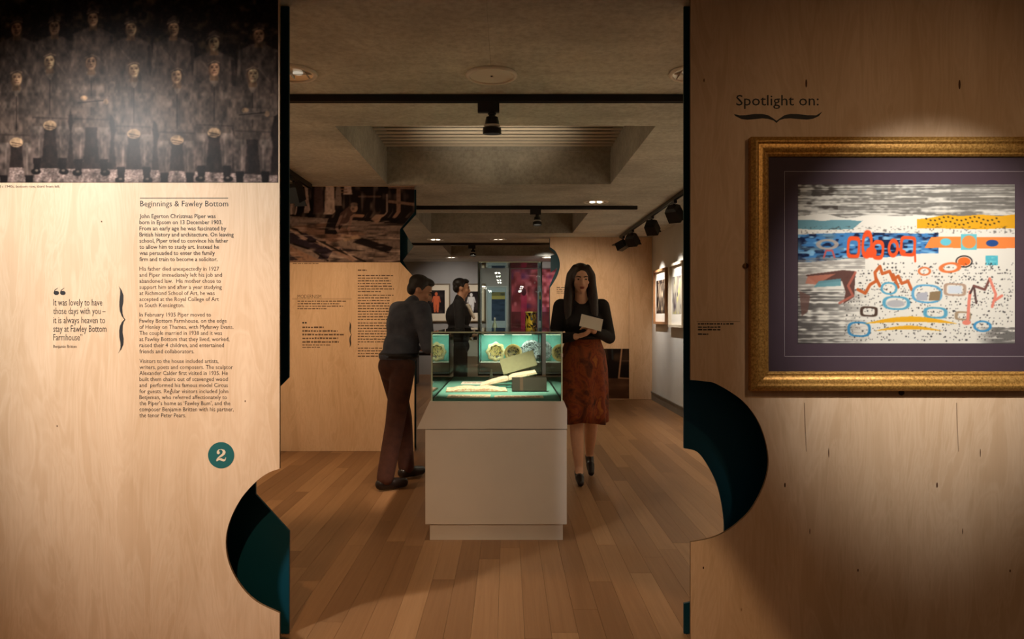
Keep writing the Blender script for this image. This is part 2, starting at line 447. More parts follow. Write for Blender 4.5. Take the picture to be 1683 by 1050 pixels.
# ---------------------------------------------------------------- flat prints painted in code (colour per point of a fine sheet)
class Canvas:
    """paints flat colours on an (h,w) sheet; coordinates run over (x0..x1, y0..y1), y downwards"""
    def __init__(s, x0, x1, y0, y1, step, bg, seed=1):
        s.x0, s.x1, s.y0, s.y1 = x0, x1, y0, y1
        s.w = int(round((x1-x0)/step))+1; s.h = int(round((y1-y0)/step))+1; s.step = step
        xs = np.linspace(x0, x1, s.w); ys = np.linspace(y0, y1, s.h)
        s.X, s.Y = np.meshgrid(xs, ys)
        s.a = np.zeros((s.h, s.w, 3)); s.a[:] = np.array(bg)/255.0
        s.r = np.random.RandomState(seed)
    def put(s, al, col):
        al = np.clip(al, 0, 1)[..., None]; s.a = s.a*(1-al) + np.array(col)/255.0*al
    def ell(s, cx, cy, rx, ry, col, al=1.0, soft=1.0, rot=0.0):
        c, n = math.cos(rot), math.sin(rot)
        u = (s.X-cx)*c + (s.Y-cy)*n; v = -(s.X-cx)*n + (s.Y-cy)*c
        d = np.sqrt((u/rx)**2 + (v/ry)**2)
        s.put(al*np.clip((1-d)*min(rx, ry)/soft + 0.5, 0, 1), col)
    def ring(s, cx, cy, rx, ry, t, col, al=1.0, rot=0.0, power=2.0):
        c, n = math.cos(rot), math.sin(rot)
        u = (s.X-cx)*c + (s.Y-cy)*n; v = -(s.X-cx)*n + (s.Y-cy)*c
        d = (np.abs(u/rx)**power + np.abs(v/ry)**power)**(1.0/power)
        s.put(al*np.clip((t/2 - np.abs(d-1)*min(rx, ry)) + 0.5, 0, 1), col)
    def mask(s, pts):
        ins = np.zeros(s.X.shape, bool); n = len(pts)
        for i in range(n):
            xa, ya = pts[i]; xb, yb = pts[(i+1) % n]
            if ya == yb: continue
            cnd = ((ya > s.Y) != (yb > s.Y)) & (s.X < (xb-xa)*(s.Y-ya)/(yb-ya) + xa)
            ins ^= cnd
        return ins
    def poly(s, pts, col, al=1.0, soft=0):
        m = s.mask(pts).astype(float)
        for _ in range(soft): m = s._bl(m)
        s.put(m*al, col)
    def line(s, pts, t, col, al=1.0, taper=False):
        best = np.full(s.X.shape, 1e9)
        for (xa, ya), (xb, yb) in zip(pts[:-1], pts[1:]):
            dx, dy = xb-xa, yb-ya; l2 = dx*dx + dy*dy + 1e-9
            u = np.clip(((s.X-xa)*dx + (s.Y-ya)*dy)/l2, 0, 1)
            best = np.minimum(best, np.hypot(s.X-xa-u*dx, s.Y-ya-u*dy))
        s.put(al*np.clip(t/2-best+0.5, 0, 1), col)
    def _bl(s, m):
        p = np.pad(m, 1, mode='edge')
        return (p[:-2,1:-1]+p[2:,1:-1]+p[1:-1,:-2]+p[1:-1,2:]+2*p[1:-1,1:-1])/6.0
    def noise(s, sx, sy, seed=None):
        """value noise with cell sx by sy, 0..1"""
        r = np.random.RandomState(seed) if seed is not None else s.r
        gw = int((s.x1-s.x0)/sx)+3; gh = int((s.y1-s.y0)/sy)+3
        g = r.rand(gh, gw)
        fx = (s.X-s.x0)/sx; fy = (s.Y-s.y0)/sy
        ix = fx.astype(int); iy = fy.astype(int); u = fx-ix; v = fy-iy
        u = u*u*(3-2*u); v = v*v*(3-2*v)
        return (g[iy,ix]*(1-u)+g[iy,ix+1]*u)*(1-v) + (g[iy+1,ix]*(1-u)+g[iy+1,ix+1]*u)*v
    def blur(s, k=1):
        for _ in range(k):
            for c in range(3): s.a[..., c] = s._bl(s.a[..., c])
    def build(s, name, to_world, mat, parent=None):
        n = s.w*s.h
        co_ = np.empty((n, 3))
        wx, wy, wz = to_world(s.X.ravel(), s.Y.ravel())
        co_[:,0] = wx; co_[:,1] = wy; co_[:,2] = wz
        idx = np.arange(n).reshape(s.h, s.w)
        q = np.stack([idx[1:,:-1], idx[1:,1:], idx[:-1,1:], idx[:-1,:-1]], -1).reshape(-1, 4)
        me = bpy.data.meshes.new(name)
        me.vertices.add(n); me.vertices.foreach_set('co', co_.ravel())
        me.loops.add(q.size); me.loops.foreach_set('vertex_index', q.ravel().astype(np.int32))
        me.polygons.add(len(q))
        me.polygons.foreach_set('loop_start', np.arange(0, q.size, 4, dtype=np.int32))
        try: me.polygons.foreach_set('loop_total', np.full(len(q), 4, dtype=np.int32))
        except Exception: pass
        me.update(calc_edges=True)
        at = me.color_attributes.new('print', 'FLOAT_COLOR', 'POINT')
        c4 = np.ones((n, 4)); a = np.clip(s.a, 0, 1).reshape(-1, 3)
        c4[:, :3] = np.where(a <= 0.04045, a/12.92, ((a+0.055)/1.055)**2.4)
        at.data.foreach_set('color', c4.ravel())
        me.materials.append(mat)
        o = bpy.data.objects.new(name, me); C.objects.link(o)
        if parent is not None:
            o.parent = parent; o.matrix_parent_inverse = Matrix.Translation(parent.location).inverted()
        return o

def at_depth(D):
    return lambda X, Y: ((X-VX)/FP*D, np.full(X.shape, D), EYE+(VY-Y)/FP*D)

# ---------------------------------------------------------------- lettering
DG = None
def text_mesh(lines, D, name, mat, parent, lift=0.0006, size_px=None, bold=0.0):
    """lines: (string, x_left_px, baseline_px, x_right_px or None, size_px, align) printed on a sheet at depth D"""
    mb = MB(); s = D/FP
    for (txt, xl, yb, xr, sz, align) in lines:
        cu = bpy.data.curves.new('lettering_curve', 'FONT'); cu.body = txt; cu.size = 1.0; cu.resolution_u = 2
        cu.offset = bold
        ob = bpy.data.objects.new('lettering_curve', cu); C.objects.link(ob)
        dg = bpy.context.evaluated_depsgraph_get()
        me = bpy.data.meshes.new_from_object(ob.evaluated_get(dg))
        if len(me.vertices) == 0:
            bpy.data.objects.remove(ob); continue
        vs = np.array([v.co for v in me.vertices])
        x0, x1 = vs[:,0].min(), vs[:,0].max()
        ky = sz*s
        kx = ky if xr is None else (xr-xl)*s/(x1-x0)
        ox = PX(xl, D)
        if align == 'R': ox = PX(xl, D) - (x1-x0)*kx
        pts = [(ox+(v[0]-x0)*kx, D-lift, PZ(yb, D)+v[1]*ky) for v in vs]
        mb.add(pts, [tuple(p.vertices) for p in me.polygons])
        bpy.data.objects.remove(ob); bpy.data.meshes.remove(me); bpy.data.curves.remove(cu)
    return mb.build(name, mat, parent)

def flat(mb, pts, D, lift=0.0006):
    """a printed shape (pixel outline) on a sheet at depth D"""
    n = len(pts); a = sum(pts[i][0]*pts[(i+1)%n][1]-pts[(i+1)%n][0]*pts[i][1] for i in range(n))
    if a > 0: pts = pts[::-1]
    mb.add([(PX(x, D), D-lift, PZ(y, D)) for x, y in pts], [tuple(range(n))])
def disc(mb, cx, cy, rx, ry, D, lift=0.0006, n=36):
    flat(mb, [(cx+rx*math.cos(2*math.pi*i/n), cy+ry*math.sin(2*math.pi*i/n)) for i in range(n)], D, lift)
def word_bars(mb, x0, x1, y, h, D, rng):
    """lines of lettering too small to read in the photograph: one bar per word"""
    x = x0
    while x < x1-1:
        wl = rng.uniform(2.2, 7.5)
        e = min(x+wl, x1)
        t = h*rng.uniform(0.75, 1.0)
        flat(mb, [(x, y-t), (e, y-t), (e, y), (x, y)], D)
        x = e + rng.uniform(0.9, 1.5)

# ================================================================ THE SETTING
CEIL = 2.58
XL, XR, XRF = -3.4, 2.31, 3.4
YB, YF = 16.7, -20.5
# floor: a base, the planks one by one from the opening to the far screen, a plain oak surface before and beyond
PY0, PY1 = 2.55, 11.85
fb = MB(); fb.box(XL-0.2, XRF+0.2, YF-0.2, YB+0.2, -0.10, -0.016)
floor = struct(fb.build('floor', SUBF))
fo = MB(); fo.box(XL-0.2, XRF+0.2, YF-0.2, PY0-0.001, -0.0159, 0.0)
fo.box(XL-0.2, XR+0.05, PY1+0.001, YB+0.2, -0.0159, 0.0)
fo.box(XL-0.2, -2.36, PY0, PY1, -0.0159, 0.0); fo.box(XR+0.0101, XRF+0.2, PY0, PY1, -0.0159, 0.0)
o = fo.build('oak_boarding', OAKF, floor)
unit = MB(); unit.box(-0.5, 0.5, -0.5, 0.5, -0.0158, 0.0)
um = unit.mesh('plank', OAKP)
x = -2.36; PW = 0.1106
npl = 0
while x < XR-0.005:
    w_ = min(PW, XR-x+0.01); y = PY0
    cuts = [PY0]; y = PY0 + RNG.uniform(0.3, 1.9)
    while y < PY1-0.35:
        cuts.append(y); y += RNG.uniform(1.45, 2.3)
    cuts.append(PY1)
    for a_, b_ in zip(cuts[:-1], cuts[1:]):
        q = bpy.data.objects.new('plank', um); C.objects.link(q); q.parent = floor
        q.location = (x+w_/2, (a_+b_)/2, 0); q.scale = (w_-0.0010, b_-a_-0.0012, 1); npl += 1
    x += PW

# ceiling: concrete slabs around square coffers
CX0, CX1 = -1.15, 0.995
coffers = [(4.876+4.06*k, 7.01+4.06*k) for k in range(3)]
coffers[2] = (coffers[2][0], coffers[2][1])
cb = MB()
SEAM = -0.082
def slab(x0, x1, y0, y1):
    if x0 < SEAM < x1:
        cb.box(x0, SEAM-0.0006, y0, y1, CEIL, CEIL+0.05); cb.box(SEAM+0.0006, x1, y0, y1, CEIL, CEIL+0.05)
    else: cb.box(x0, x1, y0, y1, CEIL, CEIL+0.05)
prev = YF-0.1
for (a_, b_) in coffers:
    slab(XL-0.1, XRF+0.1, prev, a_); prev = b_
    cb.box(XL-0.1, CX0, a_, b_, CEIL, CEIL+0.05); cb.box(CX1, XRF+0.1, a_, b_, CEIL, CEIL+0.05)
slab(XL-0.1, XRF+0.1, prev, YB+0.1)
ceiling = struct(cb.build('ceiling', CONC))
TOP = CEIL+0.355
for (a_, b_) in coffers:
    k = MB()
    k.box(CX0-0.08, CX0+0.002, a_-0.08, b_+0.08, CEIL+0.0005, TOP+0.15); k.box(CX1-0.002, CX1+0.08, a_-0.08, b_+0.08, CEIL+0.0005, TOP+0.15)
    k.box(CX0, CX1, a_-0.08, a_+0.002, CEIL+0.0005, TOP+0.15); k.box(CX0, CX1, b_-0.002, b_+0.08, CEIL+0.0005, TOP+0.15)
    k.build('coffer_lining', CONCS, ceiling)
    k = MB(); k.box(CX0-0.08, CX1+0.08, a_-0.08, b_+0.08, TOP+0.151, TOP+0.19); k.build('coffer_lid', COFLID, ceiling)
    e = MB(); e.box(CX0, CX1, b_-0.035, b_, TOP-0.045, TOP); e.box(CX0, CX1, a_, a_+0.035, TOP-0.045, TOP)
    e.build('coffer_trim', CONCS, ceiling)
sl = MB(); sl.box(CX0+0.003, CX1-0.003, -0.030, 0.030, -0.004, 0.004)
slm = sl.mesh('slat', SLATM)
for (a_, b_) in coffers[:2]:
    y = a_+0.10
    while y < b_-0.08:
        q = bpy.data.objects.new('slat', slm); C.objects.link(q); q.parent = ceiling
        q.location = (0, y, TOP-0.014); y += 0.118

# walls
def wall(name, x0, x1, y0, y1, mat, z1=CEIL):
    mb = MB(); mb.box(x0, x1, y0, y1, 0.0, z1); return struct(mb.build(name, mat))
wall('wall_left', XL-0.1, XL, YF, YB, GREYW)
wall('wall_right', XR, XR+0.1, 3.03, YB, WHITEW)
wall('wall_front_right', XRF, XRF+0.1, YF, 2.80, GREYW)
wall('wall_back', XL, XR, YB, YB+0.1, GREYW)
wall('wall_front', XL-0.1, XRF+0.1, YF-0.1, YF, DARKW)
bbm = MB()
bbm.box(XR-0.018, XR, 3.03, 11.58, 0, 0.115); bbm.box(XR-0.026, XR, 3.03, 11.58, 0.115, 0.135)
struct(bbm.build('baseboard_right', SKIRT_B))

# ================================================================ EXHIBITION SCREENS
# ---- left front screen
D1, D2 = 2.8, 3.0
TH = 0.012
s1 = thing('exhibition_screen', 'tall plywood screen with group photograph, white-lit text column and round number 2', 'display screen', (-2.2, D1, 0))
zt = CEIL-0.001
cut = smooth_pts([(460,770),(441,777),(419.4,792.7),(396,819.6),(378,855),(371,889),(376,925),(394,960.6),(421,988.4),(460,1007.7)])
def pxz(pts, D): return [(PX(a, D), PZ(b_, D)) for a, b_ in pts]
ex = PX(459.5, D1)
out = [(XL+0.002, zt), (ex, zt)] + [(min(a, ex), z) for a, z in pxz(cut, D1)] + [(ex, 0.002), (XL+0.002, 0.002)]
mb = MB(); mb.prism(out, D1, D1+TH, 0, 1, 2); mb.build('front_sheet', [PLY, TEAL, PLYEDGE], s1)
ex2 = PX(475, D2)
out = [(XL+0.002, zt), (ex2, zt)] + pxz([(475,620),(420,675),(420,812),(475.5,873)], D2) + [(ex2, 0.002), (XL+0.002, 0.002)]
mb = MB(); mb.prism(out, D2, D2+TH, 1, 0, 1); mb.build('rear_sheet', [PLY, TEAL, PLYEDGE], s1)
mb = MB()
for sx in (-1.35, -2.2, -3.1): mb.box(sx-0.03, sx+0.03, D1+TH, D2, 0.002, zt)
mb.build('batten', TEAL, s1)

# group photograph
cv = Canvas(-176, 457, -25, 300, 1.05, (30, 21, 18), 3)
n1 = cv.noise(7, 6); n2 = cv.noise(16, 13); n3 = cv.noise(3, 3)
cv.put((np.clip(n1*n2*1.7-0.35, 0, 1)*0.8)*(cv.Y < 150), (92, 74, 52))
cv.put((np.clip(n3-0.62, 0, 1)*0.9)*(cv.Y < 110), (90, 74, 52))
cv.put(np.clip((cv.Y-140)/130, 0, 1)*0.25, (60, 50, 46))
cv.poly([(-176,268),(40,276),(250,279),(457,288),(457,300),(-176,300)], (128, 106, 98), 1, 1)
gm = cv.mask([(-176,268),(40,276),(250,279),(457,288),(457,300),(-176,300)])
cv.put(gm*np.clip(cv.noise(2.2, 1.6)-0.35, 0, 1)*1.2, (196, 172, 158)); cv.put(gm*np.clip(cv.noise(3, 2)-0.6, 0, 1)*1.3, (40, 30, 28))
def soldier(cx, cy, seated, rs):
    u = (76, 62, 54); ud = (30, 22, 19); uh = (112, 94, 82)
    t = rs.uniform(-2, 2)
    by = cy+17
    if not seated:
        cv.poly([(cx-9,by-2),(cx-33,by+9),(cx-38,by+70),(cx-30,by+110),(cx+30,by+110),(cx+38,by+70),(cx+33,by+9),(cx+9,by-2)], u, 1, 2)
        cv.line([(cx-30,by+14),(cx-34,by+60)], 5, uh, 0.35); cv.line([(cx+30,by+14),(cx+33,by+60)], 5, ud, 0.6)
        cv.line([(cx-20,by+14),(cx+18,by+60)], 3, uh, 0.45)
    else:
        # legs
        for sgn in (-1, 1):
            kx = cx+sgn*21
            cv.poly([(cx+sgn*4,by+78),(kx-9,by+84),(kx-12,by+100),(kx-8,by+145),(kx+8,by+147),(kx+12,by+100),(kx+9,by+84)], (86, 71, 64), 1, 2)
            cv.ell(kx, by+93, 9, 11, (128, 110, 98), 0.75, 6)
            cv.line([(kx-4*sgn,by+100),(kx-3*sgn,by+140)], 3, (136, 116, 104), 0.45)
            cv.poly([(kx-7,by+143),(kx-5,by+162),(kx+5,by+162),(kx+7,by+143)], (22, 16, 15), 1, 1)
            cv.ell(kx+sgn*2, by+165, 8, 5, (18, 13, 12)); cv.ell(kx+sgn*1, by+163, 3, 2, (128, 110, 98), 0.8)
        cv.poly([(cx-9,by-2),(cx-28,by+9),(cx-36,by+50),(cx-28,by+90),(cx+28,by+90),(cx+36,by+50),(cx+28,by+9),(cx+9,by-2)], (84, 69, 60), 1, 2)
        cv.poly([(cx-9,by),(cx,by+16),(cx+9,by),(cx+5,by-3),(cx-5,by-3)], (128, 108, 92), 0.7, 1)
        cv.line([(cx,by+14),(cx,by+70)], 1.5, ud, 0.8)
        cv.ell(cx-15, by+28, 8, 7, (106, 89, 78), 0.8, 3); cv.ell(cx+15, by+28, 8, 7, (106, 89, 78), 0.8, 3)
        if rs.rand() < 0.5:
            cv.line([(cx-34,by+20),(cx-36,by+48),(cx+12,by+52)], 12, (94, 78, 68), 0.95); cv.line([(cx+34,by+20),(cx+36,by+46),(cx-10,by+44)], 11, (106, 88, 77), 0.95)
            cv.line([(cx-22,by+50),(cx+20,by+46)], 1.6, ud, 0.9)
            cv.ell(cx-12, by+42, 6, 4, (168, 132, 100)); cv.ell(cx+24, by+48, 4, 5, (150, 118, 92))
        else:
            cv.line([(cx-32,by+18),(cx-36,by+50),(cx-8,by+84)], 12, (94, 78, 68), 0.95); cv.line([(cx+32,by+18),(cx+36,by+50),(cx+8,by+84)], 12, (88, 73, 64), 0.95)
            cv.ell(cx, by+89, 11, 8, (176, 142, 108)); cv.line([(cx-8,by+89),(cx+8,by+92)], 1.4, (60, 42, 34)); cv.line([(cx-7,by+93),(cx+7,by+95)], 1.2, (70, 50, 40))
        cv.line([(cx-28,by+76),(cx+28,by+78)], 3, (50, 40, 35), 0.6)
    fc = (190+rs.randint(-14,14), 150, 114)
    cv.poly([(cx-6,cy+8),(cx-7,by+4),(cx+7,by+4),(cx+6,cy+8)], (104, 78, 58), 1, 1)
    cv.ell(cx, cy, 9.3, 13.0, (64, 46, 36)); cv.ell(cx+t*0.5, cy+1.5, 8.3, 11.6, fc, 1, 2)
    cv.ell(cx-5, cy+5, 4.5, 8, (86, 60, 44), 0.55, 3)
    for e in (-3.6, 3.6): cv.ell(cx+t*0.6+e, cy-1.5, 2.4, 1.5, (60, 40, 31), 0.85); cv.line([(cx+t*0.6+e-2.6,cy-4.0),(cx+t*0.6+e+2.6,cy-4.0)], 1.3, (80, 54, 42), 0.7)
    cv.line([(cx+t*0.7,cy-1),(cx+t*0.7-1,cy+4)], 1.6, (120, 86, 64), 0.8); cv.ell(cx+t*0.6, cy+4.3, 2.2, 1.0, (64, 40, 30), 0.8)
    cv.line([(cx+t*0.6-3.4,cy+7.6),(cx+t*0.6+3.2,cy+7.6)], 1.5, (96, 60, 48), 0.8)
    # side cap
    cv.poly([(cx-11,cy-5),(cx-9,cy-15),(cx+1,cy-21),(cx+10,cy-16),(cx+9,cy-8),(cx+2,cy-9)], (74, 59, 50), 1, 1)
    cv.line([(cx-10,cy-7),(cx+1,cy-12),(cx+9,cy-9)], 1.8, (128, 104, 86), 0.8)
rs = np.random.RandomState(5)
for (cx, cy) in ((-160,40),(-98,48),(-38,40),(28,46),(90,44),(153,30),(215,46),(285,46),(352,70),(425,57)): soldier(cx, cy, False, rs)
for (cx, cy) in ((-150,116),(-92,108),(-36,118),(27,128),(82,100),(150,102),(220,114),(291,124),(352,112),(415,122)): soldier(cx, cy, True, rs)
fold = 0.42+0.62*cv.noise(7, 13, 70)+0.38*cv.noise(3.2, 5, 71)
cv.a *= np.clip(fold, 0.3, 1.35)[..., None]
cv.put(np.clip(cv.noise(2, 2)-0.5, 0, 1)*0.25, (96, 80, 70))
cv.blur(1)
cv.a *= 0.95
cv.build('photo_mural', at_depth(D1-0.0012), PRINT, s1)
LW = 13.4
H = [(t_, xl, y_, xr, s_, 'L') for t_, xl, y_, xr, s_ in [("Beginnings & Fawley Bottom", 230.5, 339, 375, 13.2)]]
text_mesh(H, D1, 'heading_lettering', INK, s1)
def para(rows, y0, y1, ends):
    n = len(rows); out = []
    for i, (r, e) in enumerate(zip(rows, ends)):
        out.append((r, 229.3, y0+(y1-y0)*i/(n-1), e/2.625, 9.6, 'L'))
    return out
text_mesh(para(["John Egerton Christmas Piper was","born in Epsom on 13 December 1903.","From an early age he was fascinated by","British history and architecture. On leaving","school, Piper tried to convince his father","to allow him to study art. Instead he","was persuaded to enter the family","firm and train to become a solicitor."], 358.3, 429, [930,960,976,1008,985,945,927,938]), D1, 'paragraph_lettering', INK, s1, bold=0.008)
text_mesh(para(["His father died unexpectedly in 1927","and Piper immediately left his job and","abandoned law.  His mother chose to","support him and after a year studying","at Richmond School of Art, he was","accepted at the Royal College of Art","in South Kensington."], 444.8, 504.6, [945,958,953,957,926,944,795]), D1, 'paragraph_lettering', INK2, s1)
text_mesh(para(["In February 1935 Piper moved to","Fawley Bottom Farmhouse, on the edge","of Henley on Thames, with Myfanwy Evans.","The couple married in 1938 and it was","at Fawley Bottom that they lived, worked,","raised their 4 children, and entertained","friends and collaborators."], 520.2, 580.4, [910,978,1007,958,990,966,838]), D1, 'paragraph_lettering', INK2, s1)
text_mesh(para(["Visitors to the house included artists,","writers, poets and composers. The sculptor","Alexander Calder first visited in 1935. He","built them chairs out of scavenged wood","and  performed his famous model Circus","for guests. Regular visitors included John","Betjeman, who referred affectionately to","the Piper\u2019s home as \u2018Fawley Bum\u2019, and the","composer Benjamin Britten with his partner,","the tenor Peter Pears."], 596.4, 685.5, [943,1005,983,983,983,985,979,994,1008,802]), D1, 'paragraph_lettering', INK2, s1)
text_mesh([("It was lovely to have",87.7,502,168,15.5,'L'),("those days with you \u2013",87.7,516,173.5,15.5,'L'),("it is always heaven to",87.7,531,172.7,15.5,'L'),("stay at Fawley Bottom",87.7,545.3,175.2,15.5,'L'),("Farmhouse\u201d",87.7,559.3,135.5,15.5,'L'),("Benjamin Britten",87.7,571.6,126,7.2,'L')], D1, 'quotation_lettering', INK2, s1)
text_mesh([("Guard c 1940s, bottom row, third from left", 98, 308.5, None, 6.4, 'R')], D1, 'caption_lettering', INK2, s1)
mb = MB(); flat(mb, [(230,325),(375,325),(375,326),(230,326)], D1)
mb.build('rule', INK, s1)
mb = MB()
for cx in (92.7, 103.3):
    disc(mb, cx, 481.3, 4.5, 3.5, D1, 0.0006, 20)
    flat(mb, [(cx-4.4,480.5),(cx-3,476.5),(cx+2.8,472.6),(cx+2.2,473.6),(cx-2.0,477.2),(cx-3.2,480)], D1)
mb.build('quotation_mark', INK, s1)
def brace_v(x0, y0, k, D, lift=0.0006):
    o_ = [(1015,150),(1050,200),(1073,265),(1072,340),(1058,420),(1062,490),(1078,540),(1097,563),(1078,590),(1064,640),(1062,720),(1075,800),(1072,870),(1045,930),(1003,982),(1028,940),(1036,900),(1035,850),(1022,780),(1020,700),(1030,640),(1055,590),(1083,563),(1050,520),(1028,460),(1022,400),(1022,340),(1030,260),(1032,200)]
    mb = MB(); flat(mb, [(x0+(a-1050)*k, y0+(b_-563)*k) for a, b_ in o_], D, lift); return mb
brace_v(60+1050/7.5, 450+563/7.5, 1/7.5, D1).build('brace_mark', INK, s1)
bd = MB(); disc(bd, 363.5, 748, 21.6, 21.6, D1, 0.0006, 48); bd = bd.build('number_badge', TEALFACE, s1)
def two(cx, cy, k, D, parent, lift=0.0014):
    """a fat bracketed-serif figure two"""
    mb = MB()
    p = [(-7,-3.6),(-6.6,-7),(-3.6,-9.8),(1,-10.2),(5.6,-8.9),(7.6,-5.6),(6.6,-1.8),(3,1.2),(-1.4,3.6),(-4,5.6),(-2.2,4.9),(0.6,4.8),(3.2,6.2),(5.6,6.6),(6.8,5.4),(7.2,3.4),(8.2,3.4),(7.8,7.0),(6.4,9.6),(3.8,10.2),(0.8,9.2),(-2,7.9),(-4.6,8.4),(-6.4,10),(-7.8,9.8),(-7.6,7.0),(-5.2,3.4),(-1,-0.2),(2.2,-3.0),(2.8,-6.2),(1.4,-8.6),(-0.8,-9.2),(-3.2,-8.4),(-3.6,-6.8),(-2.2,-5.6),(-2,-3.4),(-3.4,-1.8),(-5.4,-1.8)]
    flat(mb, [(cx+a*k, cy+b_*k) for a, b_ in p], D, lift)
    mb.build('numeral', CREAM, parent)
two(363.5, 748, 1.0, D1, bd)

# ---- right front screen
s2 = thing('exhibition_screen', 'tall plywood screen with Spotlight on lettering, carrying the gilt-framed abstract print', 'display screen', (2.0, D1, 0))
cut = smooth_pts([(1135,624.5),(1158,626.5),(1180,632),(1222,660),(1250,700),(1263,751),(1257,793),(1236,835),(1213,859),(1192,874),(1171,883.5),(1147,889),(1135,890.5)])
ex = PX(1135, D1)
out = [(XRF-0.002, zt), (ex, zt)] + [(max(a, ex), z) for a, z in pxz(cut, D1)] + [(ex, 0.002), (XRF-0.002, 0.002)]
mb = MB(); mb.prism(out, D1, D1+TH, 0, 1, 2); mb.build('front_sheet', [PLY, TEAL, PLYEDGE], s2)
ex2 = PX(1124, D2)
cut = smooth_pts([(1124,736.5),(1145,742),(1161,760.7),(1177.7,793.4),(1187,831),(1190.5,868),(1187,905),(1177,940),(1161,970),(1145,986),(1124,992)])
out = [(XRF-0.002, zt), (ex2, zt)] + [(max(a, ex2), z) for a, z in pxz(cut, D2)] + [(ex2, 0.002), (XRF-0.002, 0.002)]
mb = MB(); mb.prism(out, D2, D2+TH, 1, 0, 1); mb.build('rear_sheet', [PLY, TEAL, PLYEDGE], s2)
mb = MB()
for sx in (1.25, 2.1, 3.1): mb.box(sx-0.03, sx+0.03, D1+TH, D2, 0.002, zt)
mb.build('batten', TEAL, s2)
text_mesh([("Spotlight on:", 1210, 173.3, 1345.5, 25.0, 'L')], D1, 'heading_lettering', INK, s2, bold=0.002)
o_ = [(110,400),(160,470),(250,490),(350,488),(500,468),(620,468),(720,490),(800,540),(853,580),(900,545),(980,490),(1080,467),(1200,470),(1350,488),(1500,490),(1600,430),(1540,505),(1450,545),(1350,560),(1200,550),(1080,540),(980,545),(900,570),(853,615),(805,575),(720,548),(620,540),(500,552),(380,562),(280,550),(180,500)]
mb = MB(); flat(mb, [(1190+a/9.9, 140+b_/9.9) for a, b_ in o_], D1); mb.build('brace_mark', INK, s2)
KNOT = plain('wood_knot', (84, 50, 30), 0.8)
for (kx, ky, kw, kh) in ((1325,137,1.6,7),(1577,139,1.8,8),(1290,797,1.3,4),(1540,797,1.4,4.5),(1410,937,1.2,2.5),(1660,938,1.2,2.5),(1156,933,1.2,2.2),(1362,744,0.7,8),(1611,744,0.7,7),(1331,873,0.7,5),(1582,873,0.7,5),(1157,132,0.9,3)):
    mb = MB(); disc(mb, kx, ky, kw, kh, D1, 0.0005, 10); mb.build('wood_knot', KNOT, s2)
for kx in (1322, 1572):
    mb = MB(); flat(mb, [(kx-0.4, 662), (kx+0.5, 662), (kx+1.6, 702), (kx+3.6, 742), (kx+3.0, 742), (kx+0.8, 702)], D1, 0.0005); mb.build('wood_crack', KNOT, s2)
for (kx, ky) in ((403,659),(167,364),(94,700),(282,640)):
    mb = MB(); disc(mb, kx, ky, 0.9, 1.6, D1, 0.0005, 8); mb.build('wood_knot', KNOT, s1)
rg = random.Random(3); mb = MB()
flat(mb, [(1145,528.3),(1216,528.3),(1216,528.8),(1145,528.8)], D1)
for y_, x1 in ((533.3,1206),(538.6,1184),(542.8,1184),(550.2,1164)): word_bars(mb, 1147, x1, y_, 2.4, D1, rg)
mb.build('caption_lettering', INK2, s2)['kind'] = 'stuff'

# ---- middle left screen
D3, D4 = 7.1, 7.3
s3 = thing('exhibition_screen', 'plywood screen headed MODERNISM with workshop photograph, behind the left opening', 'display screen', (-2.0, D3, 0))
out = [(XL+0.002, zt), (PX(681, D3), zt)] + pxz([(681,348),(657.6,376.7),(657.6,431),(681,456)], D3) + [(PX(681, D3), 0.002), (XL+0.002, 0.002)]
mb = MB(); mb.prism(out, D3, D3+TH, 0, 1, 1); mb.build('front_sheet', [PLY, TEAL, PLYEDGE], s3)
out = [(XL+0.002, zt), (PX(684, D4), zt)] + pxz([(684,352),(662,376),(679.5,405),(662,428),(684,466)], D4) + [(PX(684, D4), 0.002), (XL+0.002, 0.002)]
mb = MB(); mb.prism(out, D4, D4+TH, 1, 0, 1); mb.build('rear_sheet', [PLY, TEAL, PLYEDGE], s3)
mb = MB()
for sx in (-1.5, -2.5): mb.box(sx-0.03, sx+0.03, D3+TH, D4, 0.002, zt)
mb.build('batten', TEAL, s3)
cv = Canvas(430, 681, 306.5, 431, 0.8, (58, 40, 32), 8)
dk = (20, 13, 11); lt = (206, 168, 136); md = (140, 112, 90)
cv.poly([(430,303),(681,303),(681,376),(430,352)], (30, 20, 17))
cv.poly([(430,352),(560,360),(681,368),(681,431),(430,431)], (124, 98, 78))
cv.put(cv.mask([(430,352),(560,360),(681,368),(681,431),(430,431)])*np.clip(cv.noise(30, 6)-0.3, 0, 1)*0.8, (164, 132, 106))
for (a, b_, c_, d_, col) in ((476,304,483,352,md),(502,303,506,350,lt),(517,303,530,352,(76,52,44)),(535,305,549,352,lt),(552,305,560,338,md),(566,305,577,320,lt),(601,308,620,340,(30,20,18))):
    cv.poly([(a,b_),(c_,b_),(c_+2,d_),(a-2,d_)], col, 1, 1)
cv.line([(476,320),(490,320)], 8, (120,82,60)); cv.line([(480,326),(479,351)], 3.5, lt); cv.line([(489,326),(486,352)], 2.5, lt); cv.line([(502,306),(508,345)], 4, lt)
for y_ in (306, 311, 316): cv.line([(559,y_),(570,y_)], 2, (150,108,80))
cv.line([(640,307),(681,309)], 5, (134,96,72)); cv.line([(655,312),(655,356)], 7, (140,100,74)); cv.line([(640,331),(681,336)], 5, (128,92,68)); cv.line([(636,320),(636,352)], 3, md); cv.line([(590,323),(625,323)], 3, (96,68,52))
cv.poly([(617,360),(621,352),(637,352),(633,368)], (164,122,90), 1, 1); cv.poly([(634,356),(668,360),(664,366),(633,362)], dk, 1, 1)
